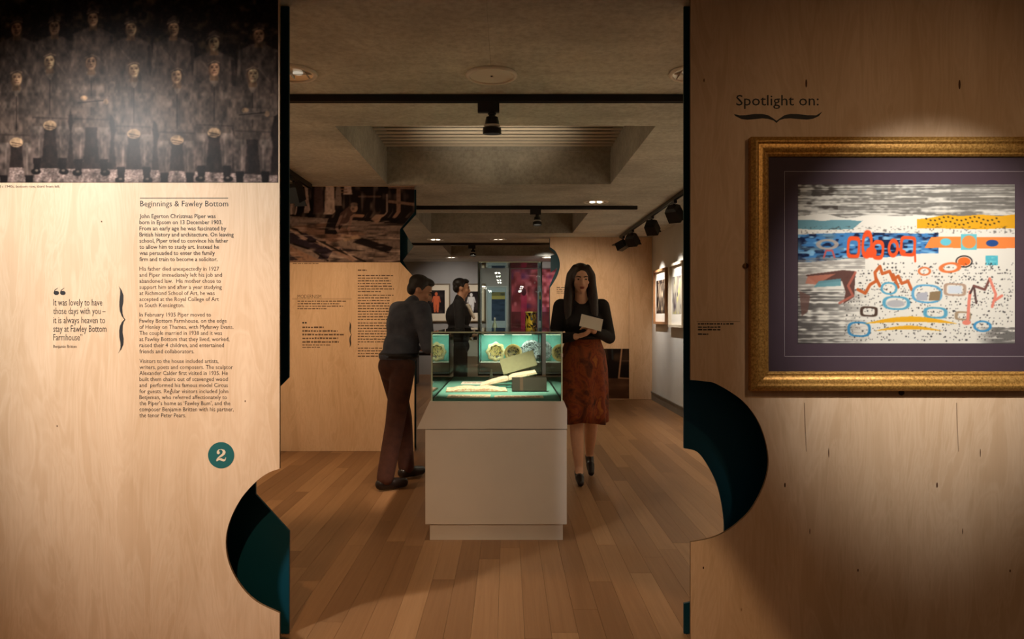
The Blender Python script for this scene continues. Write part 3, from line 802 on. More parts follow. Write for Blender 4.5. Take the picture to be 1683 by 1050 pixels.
# table edges and cut strips on the floor
for pts, col in (([(470,374),(545,366),(620,385),(560,398)],(118,82,60)),([(470,380),(510,383),(560,410),(540,418),(470,396)],(46,33,36)),([(524,398),(545,392),(605,425),(595,430)],(150,112,86)),([(480,378),(500,382),(515,394),(506,395)],(160,122,96)),([(545,404),(560,410),(548,428),(532,425)],(44,32,36)),([(595,398),(612,391),(668,406),(660,416)],(30,20,18)),([(575,390),(604,386),(610,391),(580,397)],(176,134,96)),([(570,408),(600,410),(590,414),(575,413)],(70,54,50))):
    cv.poly(pts, col, 1, 1)
for pts in ([(470,370),(495,378),(516,396),(540,398),(570,412),(618,430)], [(470,396),(520,410),(550,428)], [(520,396),(545,398)]): cv.line(pts, 3, dk, 0.85)
for pts in ([(478,376),(512,392)], [(530,396),(558,411)], [(575,410),(604,428)]): cv.line(pts, 2.6, (176,138,108), 0.9)
cv.poly([(430,405),(470,398),(536,428),(470,431),(430,431)], (150,108,78), 1, 1); cv.poly([(476,415),(496,427),(476,429)], (54,40,38), 1, 1)
# kneeling figure in a dark waistcoat
cv.poly([(545,384),(544,360),(552,346),(565,343),(574,348),(572,376),(565,385)], (24,16,15), 1, 1)
cv.poly([(560,350),(574,338),(584,352),(580,366),(570,372),(562,366)], (86,58,46), 1, 1)
cv.line([(564,356),(564,372),(572,386)], 5, (128,94,74)); cv.line([(582,356),(586,372),(590,386)], 4.5, (150,110,86)); cv.line([(584,354),(600,355)], 5, (158,112,80))
cv.ell(582, 342, 6, 7, (164,120,88)); cv.ell(582, 336, 6, 3.5, (110,84,66)); cv.ell(580, 343, 2, 2, (90,60,46)); cv.line([(575,387),(592,388)], 4, (170,128,96))
cv.put(np.clip(cv.noise(3, 3)-0.5, 0, 1)*0.45, dk); cv.put((cv.Y > 366)*np.clip(cv.noise(22, 3.5, 80)-0.62, 0, 1)*2.2, dk); cv.put((cv.Y > 362)*np.clip(cv.noise(18, 2.6, 81)-0.66, 0, 1)*2, lt); cv.put((cv.Y < 358)*np.clip(cv.noise(5, 16, 82)-0.6, 0, 1)*1.6, md)
cv.a *= np.array((0.92, 0.98, 1.14))
cv.blur(1)
# print in two sheets: below and above run to the cut; clip by moving points onto the cut edge
def mid_map(X, Y):
    lim = np.where(Y < 348, 681.0, np.where(Y < 376.7, 681-(Y-348)/(376.7-348)*23.4, 657.6))
    X2 = 430 + (X-430)*(lim-430)/(681-430)
    return at_depth(D3-0.0015)(X2, Y)
cv.build('photo_mural', mid_map, PRINTM, s3)
text_mesh([("MODERNISM", 489, 490, 528, 8.4, 'L')], D3, 'heading_lettering', INK3, s3)
rg = random.Random(11); mb = MB()
for i, x1 in enumerate((569, 559, 564, 538)): word_bars(mb, 489, x1, 495.8+i*4.1, 1.9, D3, rg)
flat(mb, [(480,491),(578,491),(578,491.6),(480,491.6)], D3)
word_bars(mb, 481, 526, 433.6, 1.3, D3, rg)
mb.build('paragraph_lettering', INK3, s3)['kind'] = 'stuff'
mb = MB(); y_ = 453.5
for n_, last in ((7, 626), (10, 640), (9, 590), (4, 632)):
    for i in range(n_):
        word_bars(mb, 588, last if i == n_-1 else rg.uniform(638, 649), y_, 1.9, D3, rg); y_ += 4.42
    y_ += 1.5
word_bars(mb, 588, 603, 445, 2.2, D3, rg)
mb.build('paragraph_lettering', INK3, s3)['kind'] = 'stuff'
mb = MB()
for i, x1 in enumerate((532, 555, 565, 556, 557)): word_bars(mb, 497, x1, 539.2+i*6.0, 3.0, D3, rg)
word_bars(mb, 497, 543, 567.6, 1.6, D3, rg); word_bars(mb, 497, 526, 571.2, 1.6, D3, rg)
mb.build('quotation_lettering', INK3, s3)['kind'] = 'stuff'
mb = MB(); disc(mb, 498.4, 530.4, 1.7, 1.4, D3, 0.0006, 12); disc(mb, 502.6, 530.4, 1.7, 1.4, D3, 0.0006, 12); mb.build('quotation_mark', INK, s3)
brace_v(575.8, 550, 0.053, D3).build('brace_mark', INK, s3)
BADGE3 = plain('plum_badge', (70, 26, 32), 0.6)
bd = MB(); disc(bd, 642.5, 610.5, 8.6, 8.6, D3, 0.0006, 32); bd = bd.build('number_badge', BADGE3, s3)
text_mesh([("3", 640.0, 614.6, 645.2, 11.6, 'L')], D3, 'numeral', CREAM, bd, lift=0.002, bold=0.03)

# ---- right far screen
D5, D6 = 11.6, 11.8
s4 = thing('exhibition_screen', 'plain plywood screen behind the long-haired woman, half-round bite in its upper edge', 'display screen', (1.5, D5, 0))
cut = smooth_pts([(904,406),(913,413),(919,426),(920,439),(916,453),(910,464),(904,473)])
ex = PX(904, D5)
sx = PX(1034, D5)
out = [(sx-0.002, zt), (ex, zt)] + [(max(a, ex), z) for a, z in pxz(cut, D5)] + [(ex, 0.002), (sx-0.002, 0.002)]
mb = MB(); mb.prism(out, D5, D5+TH, 0, 1, 2); mb.build('front_sheet', [PLY, TEAL, PLYEDGE], s4)
mb = MB(); mb.box(sx+0.001, XR-0.002, D5, D5+TH, 0.002, zt); mb.build('front_sheet', [PLY], s4)
out = [(XR-0.002, zt), (PX(903, D6), zt)] + pxz([(903,409),(913,418),(905,420),(905,448),(916,440),(903,470)], D6) + [(PX(903, D6), 0.002), (XR-0.002, 0.002)]
mb = MB(); mb.prism(out, D6, D6+TH, 1, 0, 1); mb.build('rear_sheet', [PLY, TEAL, PLYEDGE], s4)
mb = MB()
for q in (1.3, 2.1): mb.box(q-0.03, q+0.03, D5+TH, D6, 0.002, zt)
mb.build('batten', TEAL, s4)
cv = Canvas(940, 1034, 573, 655, 0.7, (70, 46, 32), 4)
cv.poly([(940,573),(1034,573),(1034,622),(940,622)], (26, 18, 15)); cv.put((cv.Y < 600)*np.clip(cv.noise(9, 14)-0.45, 0, 1)*1.3, (92, 66, 48))
cv.line([(1022,573),(1017,621)], 2.4, (176,134,102)); cv.line([(1017,621),(1034,622)], 2, (160,122,92)); cv.line([(1023,593),(1034,593)], 1.8, (90,66,54)); cv.line([(1006,573),(1007,590)], 3, (40,44,44))
cv.put((cv.Y > 622)*np.clip(cv.noise(14, 5), 0, 1)*0.7, (116, 82, 60)); cv.blur(1)
cv.build('photo_mural', at_depth(D5-0.0025), PRINTM, s4)
rg = random.Random(5); mb = MB()
for i in range(4): word_bars(mb, 915, 930, 473+i*3, 1.2, D5, rg)
mb.build('caption_lettering', INK2, s4)['kind'] = 'stuff'

# ================================================================ FRAMED ABSTRACT PRINT
DP = D1
FX0, FX1, FY0, FY1 = 1230, 1746, 228, 641
pt = thing('framed_print', 'wide gilt-framed abstract print on a purple mount, under the Spotlight on heading', 'picture', (PX(1488, DP), DP-0.02, PZ(435, DP)))
prof = [(0.0, 0.0), (0.0, 0.030), (0.010, 0.040), (0.020, 0.041), (0.028, 0.034), (0.040, 0.034), (0.050, 0.030), (0.058, 0.022), (0.064, 0.024), (0.071, 0.018), (0.073, 0.006)]
x0, x1 = PX(FX0, DP), PX(FX1, DP); z1, z0 = PZ(FY0, DP), PZ(FY1, DP)
cor = [(x0, z0, 1, 1), (x1, z0, -1, 1), (x1, z1, -1, -1), (x0, z1, 1, -1)]
for i in range(4):
    a, c_ = cor[i], cor[(i+1) % 4]
    rings = [[(q[0]+q[2]*u, DP-0.001-d, q[1]+q[3]*u) for (u, d) in prof] + [(q[0]+q[2]*0.073, DP-0.001, q[1]+q[3]*0.073)] for q in (a, c_)]
    mb = MB(); mb.loft(rings, True, True); mb.build('frame_moulding', GOLD, pt, angle=40)
mb = MB(); mb.box(x0+0.06, x1-0.06, DP-0.008, DP-0.002, z0+0.06, z1-0.06); mb.build('mount', MAT_P, pt)
mb = MB()
lx0, lx1, ly0, ly1 = 1287.5, 1689, 282, 586
for (a, b_, c_, d_) in ((lx0,ly0,lx1,ly0+0.9),(lx0,ly1-1.1,lx1,ly1),(lx0,ly0,lx0+0.9,ly1),(lx1-0.9,ly0,lx1,ly1)):
    mb.box(PX(a,DP), PX(c_,DP), DP-0.0088, DP-0.0081, PZ(d_,DP), PZ(b_,DP))
mb.build('mount_line', MATLINE, pt)
mb = MB(); mb.box(x0+0.066, x1-0.066, DP-0.0145, DP-0.0120, z0+0.066, z1-0.066); mb.build('glass_pane', GLASSP, pt)
for i, (fx, fy) in enumerate(((1225, 437), (1481, 645))):
    mb = MB(); c_ = P(fx, fy, DP)
    mb.lathe([(0.011, -0.001), (0.011, -0.004), (0.006, -0.006)], (c_.x, DP, c_.z), 16, 'y'); mb.build('fixing_plate', plain('fixing_%d' % i, (110, 76, 40) if i == 0 else (60, 40, 26), 0.4, metal=0.4), pt)
# abstract print of my own: brushed greys, a blue band, an orange band, rings and dots on white
cv = Canvas(1310, 1665, 304, 564, 0.72, (228, 222, 210), 21)
X, Y = cv.X, cv.Y
edge = lambda y0, amp, s, seed: y0 + (cv.noise(s, 400, seed)-0.5)*amp
br = cv.noise(46, 1.6, 31)*0.55 + cv.noise(120, 3.4, 32)*0.35 + cv.noise(6, 2.5, 33)*0.25
g1 = (Y < edge(356, 10, 40, 40))
cv.put(g1*np.clip((br-0.36)*3.2, 0.12, 0.92), (112, 108, 102))
cv.put((Y < 345)*(X < 1375)*np.clip((cv.noise(9, 8, 34)*br-0.2)*4, 0, 0.8), (66, 58, 54))
cv.put((Y < 345)*(X > 1560)*np.clip((cv.noise(80, 2.2, 39)-0.25)*1.2, 0, 0.75), (110, 106, 100))
t_ = (Y > edge(363, 3, 20, 41)) & (Y < edge(377, 3, 30, 42)) & (X < 1416-(Y-363)*1.2)
cv.put(t_*0.9, (92, 140, 152))
y_ = (Y > edge(354, 5, 30, 43)+np.clip((1580-X)/12, 0, 14)) & (Y < edge(376, 3, 30, 44)) & (X > 1505)
cv.put(y_*1.0, (226, 164, 34))
for k_ in range(34):
    xx = 1520+k_*3.6; yy = 360+3*math.sin(k_*0.5)+(k_ % 2)*7
    cv.ell(xx, yy, 1.8, 1.2, (40, 34, 32), 0.9, 1, 0.4)
b1 = (Y > edge(384, 4, 40, 45)) & (Y < edge(424, 6, 50, 46)+np.clip((1420-X)/14, -8, 6)) & (X < 1540)
cv.put(b1*1.0, (70, 128, 184))
cv.put(b1*np.clip((cv.noise(8, 3, 47)*0.7+cv.noise(26, 9, 48)*0.6-0.62)*5, 0, 1), (24, 34, 66))
cv.put(b1*np.clip((cv.noise(11, 3.2, 49)-0.66)*5, 0, 1)*0.9, (140, 192, 224))
cv.put(b1*(X < 1385)*np.clip((cv.noise(18, 7, 50)-0.5)*3, 0, 1)*0.7, (96, 124, 140))
o1 = (Y > edge(390, 2, 40, 51)) & (Y < edge(408, 2, 40, 52)) & (X > 1528+(Y-390)*-0.6)
cv.put(o1*1.0, (238, 134, 66))
OR = (232, 82, 38)
for (cx, cy, rx, ry, p_) in ((1401,407,9,15,4),(1423,402,7,18,2.4),(1441,411,8,13,3),(1466,408,7,12,2),(1490,405,11,14,5)): cv.ring(cx, cy, rx, ry, 4.2, OR, 1, 0.06, p_)
cv.ell(1430, 415, 9, 9, OR); cv.line([(1473,409),(1484,414)], 5, OR); cv.line([(1501,398),(1502,430)], 3, OR)
cv.ring(1358, 402, 15, 7, 3.5, (176, 160, 148), 0.9); cv.line([(1352,424),(1356,412),(1366,412),(1370,424)], 3, (190, 92, 90))
cv.ell(1552, 398, 9, 6, (104, 190, 206)); cv.put(((np.abs(X-1590) < 13) & (np.abs(Y-398) < 13))*1.0, (108, 190, 200)); cv.ell(1590, 398, 11.5, 10.5, (238, 140, 74)); cv.ell(1628, 400, 10, 5.5, (38, 74, 136))
cv.ell(1582, 430, 14, 10, (40, 34, 32), 1, 1); cv.ell(1582, 430, 12, 8, (236, 226, 214)); cv.ell(1582, 430, 10.5, 7, (236, 108, 44))
cv.put(((np.abs(X-1627) < 10) & (np.abs(Y-428) < 8))*1.0, (86, 180, 196)); cv.put(((np.abs(X-1627) < 10) & (np.abs(Y-428) < 8))*np.clip((cv.noise(3,3,60)-0.5)*3,0,1)*0.7, (140, 212, 214))
# dotted ground
lo = (Y > 432)
for k_ in range(1150):
    xx = cv.r.uniform(1385, 1662); yy = 434+5.2*int(cv.r.uniform(0, 24.6))+cv.r.normal(0, 0.9)
    rr = 0.75 if cv.r.rand() < 0.85 else 1.35
    if xx < 1430 and yy < 445: continue
    i0 = int((yy-304)/0.7222); j0 = int((xx-1310)/0.7222)
    ys = slice(max(i0-4, 0), i0+5); xs_ = slice(max(j0-4, 0), j0+5)
    d = np.hypot(X[ys, xs_]-xx, Y[ys, xs_]-yy); al = np.clip(rr-d+0.5, 0, 1)[..., None]*0.85
    cv.a[ys, xs_] = cv.a[ys, xs_]*(1-al)+np.array((46, 44, 46))/255.0*al
br2 = cv.noise(50, 1.7, 61)*0.6+cv.noise(9, 3, 62)*0.45
cv.put(lo*np.clip((1408-X)/60+0.35, 0, 1)*np.clip((br2-0.3)*3, 0, 1)*0.9*(Y > 476), (104, 100, 96))
cv.put(lo*np.clip((1360-X)/30, 0, 1)*np.clip((br2-0.25)*3, 0, 1)*0.5, (70, 64, 62))
cv.put((Y > 538)*np.clip((X-1600)/34, 0, 1)*np.clip((br2-0.24)*4, 0, 1)*0.9, (104, 100, 96))
cv.put((Y > 424)*(Y < 442)*(X < 1420)*np.clip((br2-0.3)*3, 0, 1)*0.7, (140, 134, 128))
cv.poly([(1322,452),(1384,444),(1404,446),(1402,488),(1384,500),(1388,480),(1382,462),(1340,466)], (92, 60, 54), 0.95, 1)
cv.poly([(1326,454),(1372,450),(1340,468),(1322,466)], (188, 118, 96), 0.85, 1); cv.poly([(1344,462),(1380,458),(1380,470),(1336,472)], (96, 148, 158), 0.9, 1)
cv.line([(1404,448),(1392,470),(1400,486),(1378,498)], 4, (178, 100, 84), 0.9); cv.poly([(1312,478),(1330,486),(1326,512),(1316,520)], (110, 80, 72), 0.8, 1)
RU = (190, 92, 44)
for pts in ([(1408,476),(1420,482),(1428,468),(1438,462),(1436,448),(1444,438),(1448,450),(1460,446),(1466,460),(1474,454),(1480,466),(1490,462),(1496,476)], [(1438,458),(1444,470)], [(1466,452),(1474,472)]): cv.line(pts, 5, RU, 0.95)
cv.ring(1517, 446, 9, 6, 2.6, (214,120,72)); cv.ring(1559, 440, 15, 7, 3.4, (222,118,66), 1, -0.1)
BL = (84, 158, 188)
for (cx, cy, rx, ry, col, p_) in ((1459,474,12,9,BL,2.2),(1471,498,20,10,BL,2.6),(1521,483,23,14,(90,160,200),2.6),(1567,476,16,9,(176,146,124),5),(1426,512,12,7,(70,50,40),4),(1535,514,17,8,BL,3),(1580,519,11,6,(160,136,108),4),(1410,541,17,11,(56,130,176),3),(1612,536,13,8,(60,140,190),2)): cv.ring(cx, cy, rx, ry, 2.8, col, 0.95, 0.04, p_)
cv.ell(1470, 499, 15, 6, (176, 174, 176), 1, 2); cv.poly([(1504,482),(1522,480),(1522,494),(1504,494)], (174,174,182), 1, 1); cv.poly([(1526,480),(1544,478),(1542,494),(1524,494)], (140,118,88), 1, 1); cv.poly([(1556,470),(1578,470),(1578,482),(1556,482)], (206,212,220), 1, 1)
PK = (226, 132, 112)
cv.line([(1588,528),(1590,496),(1592,480)], 5, PK); cv.ell(1586, 530, 7, 4, PK); cv.line([(1592,482),(1598,470),(1602,498)], 3.4, (84,62,60)); cv.line([(1598,470),(1616,476),(1624,458)], 4, (120,78,72)); cv.line([(1624,458),(1634,484),(1628,504)], 4.4, PK); cv.line([(1632,494),(1644,486)], 4.4, PK)
YE = (228, 168, 40)
def lens(x0, x1, yc, up, dn):
    n = 24; a = [(x0+(x1-x0)*i/n, yc-up*math.sin(math.pi*i/n)) for i in range(n+1)]; b2 = [(x1-(x1-x0)*i/n, yc-dn*math.sin(math.pi*i/n)) for i in range(n+1)]
    cv.poly(a+b2, YE, 1, 1)
lens(1418, 1572, 532, 12, 3); lens(1434, 1548, 544, 9, 3)
cv.put(((Y > 372) & (Y < 384) & (X > 1315))*np.clip((cv.noise(3, 2, 66)-0.66)*4, 0, 1)*0.6, (60, 54, 52))
cv.blur(1)
cv.build('abstract_print', lambda X, Y: ((X-VX)/FP*DP, np.full(X.shape, DP-0.0095), EYE+(VY-Y)/FP*DP), PRINTM, pt)

# ================================================================ GLASS SHOWCASE
YC0, YC1 = 4.26, 5.95
ZP, ZG = PZ(660, YC0), PZ(545, YC0)
gx0, gx1 = PX(708, YC0), PX(925, YC0)
bx0, bx1 = PX(699, YC0), PX(931.5, YC0)
case = thing('glass_showcase', 'white plinth showcase with a low glass box of open books, in mid-aisle', 'display case', ((bx0+bx1)/2, 5.1, 0))
zk, zs = PZ(861.5, YC0), PZ(705.5, YC0)
mb = MB(); mb.box(bx0+0.025, bx1-0.022, YC0+0.012, YC1-0.02, 0, zk); mb.build('plinth_base', WHITEP, case)
mb = MB(); mb.box(bx0, bx1, YC0, YC1+0.02, zk, zs-0.0025); mb.build('plinth_body', WHITEP, case)
mb = MB(); pts = pxz([(706,660),(927,660),(932,672),(932,705),(685,705),(692,690)], YC0)
mb.prism(pts, YC0-0.001, YC1+0.02); mb.build('caption_ledge', WHITEP, case)
GT = 0.008
def pane(x0, x1, y0, y1, z0, z1, parent, name='glass_pane', ax=None):
    mb = MB(); mb.box(x0, x1, y0, y1, z0, z1)
    d = [x1-x0, y1-y0, z1-z0]; a = d.index(min(d))
    big = {0: (4, 5), 1: (2, 3), 2: (0, 1)}[a]
    mb.m = [0 if i in big else 1 for i in range(6)]
    return mb.build(name, [GLASS, GEDGE], parent)
e_ = 0.0006
pane(gx0+GT+e_, gx1-GT-e_, YC0+0.02, YC0+0.02+GT, ZP+e_, ZG-GT-e_, case)
pane(gx0+GT+e_, gx1-GT-e_, YC1-GT, YC1, ZP+e_, ZG-GT-e_, case)
pane(gx0, gx0+GT, YC0+0.02, YC1, ZP+e_, ZG-GT-e_, case)
pane(gx1-GT, gx1, YC0+0.02, YC1, ZP+e_, ZG-GT-e_, case)
pane(gx0, gx1, YC0+0.02, YC1, ZG-GT, ZG, case)
mb = MB(); mb.box(gx0+GT+0.004, gx1-GT-0.004, YC0+0.034, YC1-GT-0.006, ZP+0.0005, ZP+0.010); mb.build('display_cloth', TEALC, case)
mb = MB()
for sx in (gx0+GT+0.001, gx1-GT-0.004): mb.box(sx, sx+0.003, YC0+0.034, YC1-GT-0.006, ZP+0.0005, ZP+0.016)
mb.build('silicone_seal', BLACKM, case)
for (sx, sy) in ((gx0, YC0+0.02), (gx1, YC0+0.02), (gx0, YC1), (gx1, YC1)):
    mb = MB(); mb.lathe([(0.006, 0), (0.006, 0.02)], (sx+(0.004 if sx < 0 else -0.004), sy-0.002, ZP+0.26), 10); mb.build('corner_clip', CHROME, case)
ZC = ZP+0.010
# --- things in the showcase
def open_book(name, label, cx, cy, w_, d_, rot, tilt, z, cover, page, thick=0.02, parent_h=0.0):
    t = thing(name, label, 'book', (cx, cy, z))
    M = Matrix.Translation((cx, cy, z)) @ Matrix.Rotation(rot, 4, 'Z') @ Matrix.Rotation(tilt, 4, 'X')
    mb = MB()
    mb.obox(M @ Matrix.Translation((0, 0, 0.002)), w_, d_, 0.004); mb.build('cover', cover, t)
    for sgn in (-1, 1):
        rings = []
        for k in (0, 1):
            y = (-0.5+k)*(d_-0.008)
            top = [(sgn*(w_/2-0.004)*u, y, 0.0045+thick*(0.35+0.65*math.sin(math.pi*min(u*1.15+0.08, 1)))*(1-0.35*u)) for u in (0, .08, .2, .4, .6, .8, 1.0)]
            bot = [(sgn*(w_/2-0.004), y, 0.0045), (0, y, 0.0045)]
            rings.append([M @ Vector(p) for p in top+bot])
        mb = MB(); mb.loft(rings, True, True); mb.build('page_block', page, t, angle=35)
    return t
PINKP = blotch('printed_page', [(0.40, (236, 222, 196)), (0.52, (222, 160, 128)), (0.6, (232, 214, 186))], 26, 0.8, (1, 0.6, 1))
PAGEW = blotch('lettered_page', [(0.44, (238, 226, 200)), (0.5, (206, 190, 160)), (0.56, (238, 226, 200))], 60, 0.8, (0.3, 3, 1))
COVG = plain('green_grey_cloth', (120, 132, 104), 0.8, noise=0.08, nscale=40)
COVD = plain('dark_olive_cloth', (52, 50, 40), 0.7, noise=0.1, nscale=40)
def leaflet(name, label, x0, x1, y0, y1, mats, dark):
    t = thing(name, label, 'leaflet', ((x0+x1)/2, (y0+y1)/2, ZC))
    mb = MB(); mb.box(x0, x1, y0, y1, ZC+0.0005, ZC+0.004); mb.build('sheet', mats, t)
    mb = MB(); rg = random.Random(int(x0*1000))
    n = 3
    for r in range(n):
        yy = y0+(y1-y0)*(0.25+0.2*r); xx = x0+0.02
        while xx < x1-0.03:
            ln = rg.uniform(0.01, 0.05); mb.box(xx, min(xx+ln, x1-0.02), yy, yy+0.008, ZC+0.004, ZC+0.0046); xx += ln+0.008
    mb.build('printed_line', dark, t)['kind'] = 'stuff'
    return t
INKR = plain('red_brown_ink', (140, 60, 40), 0.7)
leaflet('leaflet', 'cream open leaflet with dark printed lines, front left of the glass box', -0.36, -0.10, 4.36, 4.52, PAPER, INK2)
leaflet('leaflet', 'cream open leaflet with reddish printed lines, front right of the glass box', -0.075, 0.22, 4.35, 4.47, PAPER, INKR)
open_book('open_book', 'open book lying flat with pale pink-tinted pages, left of the sloping white book', -0.20, 4.82, 0.40, 0.24, 0.05, 0.0, ZC+0.0005, COVG, PINKP, 0.022)
leaflet('leaflet', 'small cream sheet lying at the back left of the glass box', -0.33, -0.10, 5.25, 5.45, PAPERW, INKR)
# sloping white open book carried on an acrylic wedge
t = thing('book_stand', 'clear acrylic wedge stand under the brightly lit sloping open book', 'stand', (0.02, 4.95, ZC))
mb = MB(); mb.prism([(0.20, ZC+0.0005), (-0.17, ZC+0.0005), (0.20, ZC+0.088)], 5.02, 5.16); mb.build('wedge', ACRYL, t)
mb = MB(); mb.box(0.185, 0.20, 5.00, 5.18, ZC+0.0005, ZC+0.0035); mb.build('foot_plate', ACRYL, t)
t = thing('open_book', 'bright white open book sloping up to the right across the glass box', 'book', (0.015, 5.09, ZC+0.05))
ang = math.atan2(0.0875, 0.37)
M = Matrix.Translation((0.013, 5.09, ZC+0.050)) @ Matrix.Rotation(-ang, 4, 'Y')
mb = MB(); mb.obox(M @ Matrix.Translation((0, 0, 0.003)), 0.40, 0.26, 0.004); mb.build('cover', COVG, t)
for sgn in (-1, 1):
    rings = []
    for y in (-0.125, 0.125):
        rings.append([M @ Vector(p) for p in [(sgn*0.002, y, 0.0055), (sgn*0.002, y, 0.016), (sgn*0.03, y, 0.024), (sgn*0.10, y, 0.022), (sgn*0.195, y, 0.014), (sgn*0.195, y, 0.0055)]])
    mb = MB(); mb.loft(rings, True, True); mb.build('page_block', PAGEW, t, angle=35)
# dark cloth book standing at the right, on edge, leaning back
t = thing('closed_book', 'dark olive cloth book propped upright at the right of the glass box', 'book', (0.19, 4.70, ZC))
M = Matrix.Translation((0.145, 4.74, ZC+0.048)) @ Matrix.Rotation(-0.20, 4, 'X')
mb = MB(); mb.obox(M @ Matrix.Translation((0, -0.012, 0)), 0.225, 0.004, 0.088); mb.obox(M @ Matrix.Translation((0, 0.012, 0)), 0.225, 0.004, 0.088); mb.obox(M @ Matrix.Translation((-0.1105, 0, 0)), 0.004, 0.028, 0.088)
mb.build('cover', COVD, t)
mb = MB(); mb.obox(M @ Matrix.Translation((0.002, 0, 0.001)), 0.215, 0.0195, 0.085); mb.build('page_block', PAPER, t)
mb = MB(); mb.obox(M @ Matrix.Translation((-0.05, -0.0145, 0.0)), 0.02, 0.001, 0.088); mb.build('cover_band', plain('cover_band', (84, 66, 50), 0.7), t)
# tilted sage book on top at the back right, on acrylic rods
t = thing('book_stand', 'clear acrylic easel of two rods holding up the tilted sage-green book', 'stand', (0.12, 5.3, ZC))
for sx in (0.0, 0.17):
    mb = MB(); mb.tube((sx, 5.36, ZC+0.0005), (sx, 5.36, ZC+0.125+0.3*sx), 0.006, n=10); mb.build('rod', ACRYL, t)
mb = MB(); mb.box(-0.02, 0.19, 5.33, 5.39, ZC+0.0004, ZC+0.004); mb.build('base', ACRYL, t)
t = thing('closed_book', 'sage-green book with pink page edges tilted high at the back right', 'book', (0.15, 5.3, ZC+0.15))
M = Matrix.Translation((0.085, 5.325, ZC+0.150)) @ Matrix.Rotation(-0.28, 4, 'Y') @ Matrix.Rotation(-0.28, 4, 'X')
mb = MB(); mb.obox(M @ Matrix.Translation((0, -0.02, 0)), 0.255, 0.004, 0.115); mb.obox(M @ Matrix.Translation((0, 0.02, 0)), 0.255, 0.004, 0.115); mb.obox(M @ Matrix.Translation((0.1255, 0, 0)), 0.004, 0.044, 0.115); mb.build('cover', plain('sage_cloth', (150, 156, 122), 0.8, noise=0.06, nscale=40), t)
mb = MB(); mb.obox(M @ Matrix.Translation((-0.002, 0, 0.001)), 0.245, 0.0355, 0.113); mb.build('page_block', plain('pink_page_edge', (226, 170, 140), 0.8), t)
# small pale figure on a low block at the back
t = thing('figurine', 'tiny pale figurine on a round base at the back of the glass box', 'figurine', (-0.12, 5.62, ZC))
mb = MB(); mb.lathe([(0.02, 0.0005), (0.02, 0.012), (0.016, 0.016)], (-0.12, 5.62, ZC), 16); mb.build('base', PAPERW, t)
mb = MB(); mb.lathe([(0.012, 0.016), (0.014, 0.03), (0.009, 0.045), (0.012, 0.055), (0.006, 0.062), (0.008, 0.07), (0.008, 0.078), (0.002, 0.084)], (-0.12, 5.62, ZC), 14); mb.build('body', PAPERW, t, smooth=True)

# ================================================================ TALL GLASS CASE BEHIND
YT0, YT1 = 7.40, 8.25
tx0, tx1 = PX(786, YT0), PX(890.5, YT0)
zt0, zt1 = PZ(614, YT0), PZ(430, YT0)
tall = thing('tall_showcase', 'tall square glass case of plates and a yellow vase, behind the long showcase', 'display case', ((tx0+tx1)/2, 7.8, 0))
mb = MB(); mb.box(tx0, tx1, YT0, YT1, 0, zt0-0.02); mb.build('plinth_body', WHITEP, tall)
mb = MB(); mb.box(tx0-0.004, tx1+0.004, YT0-0.004, YT1+0.004, zt0-0.02, zt0); mb.build('base_rim', BLACKM, tall)
pane(tx0, tx1, YT0, YT0+GT, zt0+e_, zt1-GT-e_, tall); pane(tx0, tx1, YT1-GT, YT1, zt0+e_, zt1-GT-e_, tall)
pane(tx0, tx0+GT, YT0+GT+e_, YT1-GT-e_, zt0+e_, zt1-GT-e_, tall); pane(tx1-GT, tx1, YT0+GT+e_, YT1-GT-e_, zt0+e_, zt1-GT-e_, tall)
pane(tx0, tx1, YT0, YT1, zt1-GT, zt1, tall)
DGE = plain('dark_green_edge', (40, 54, 46), 0.3)
for (sx, sy) in ((tx0, YT0), (tx1, YT0), (tx0, YT1), (tx1, YT1)):
    a = 0.004; mb = MB(); mb.box(sx-a, sx+a, sy-a, sy+a, zt0, zt1); mb.build('corner_post', DGE, tall)
YS = 7.62
zsh = PZ(596, YS); zus = PZ(549, YS)
mb = MB(); mb.box(tx0+0.012, tx1-0.012, YS, YT1-0.02, zt0+0.0005, zsh); mb.build('inner_plinth', WHITEP, tall)
mb = MB(); mb.box(tx0+0.012, PX(840.3, 7.95), 7.95, 7.98, zsh+0.0005, zus-0.006); mb.box(PX(840.8, 7.95), tx1-0.012, 7.95, 7.98, zsh+0.0005, zus-0.006)
mb.build('backing_board', plain('turquoise_board', (116, 186, 176), 0.7, noise=0.03, nscale=4), tall)
pane(tx0+GT+0.002, tx1-GT-0.002, YS-0.02, YT1-GT-0.004, zus-0.005, zus+0.003, tall, 'glass_shelf')
for (a, b_) in ((795, 829), (842, 874)):
    mb = MB(); mb.box(PX(a, 7.8), PX(b_, 7.8), 7.86, 7.90, zus-0.016, zus-0.006); mb.build('led_strip', LED, tall)
for (a) in (808, 862):
    l = bpy.data.lights.new('led_glow', 'AREA'); l.energy = 1.1; l.size = 0.22; l.size_y = 0.05; l.shape = 'RECTANGLE'; l.color = (1.0, 1.0, 0.86)
    lo_ = bpy.data.objects.new('led_glow', l); C.objects.link(lo_); lo_.location = (PX(a, 7.8), 7.78, zus-0.02); lo_.rotation_euler = (math.radians(12), 0, 0)
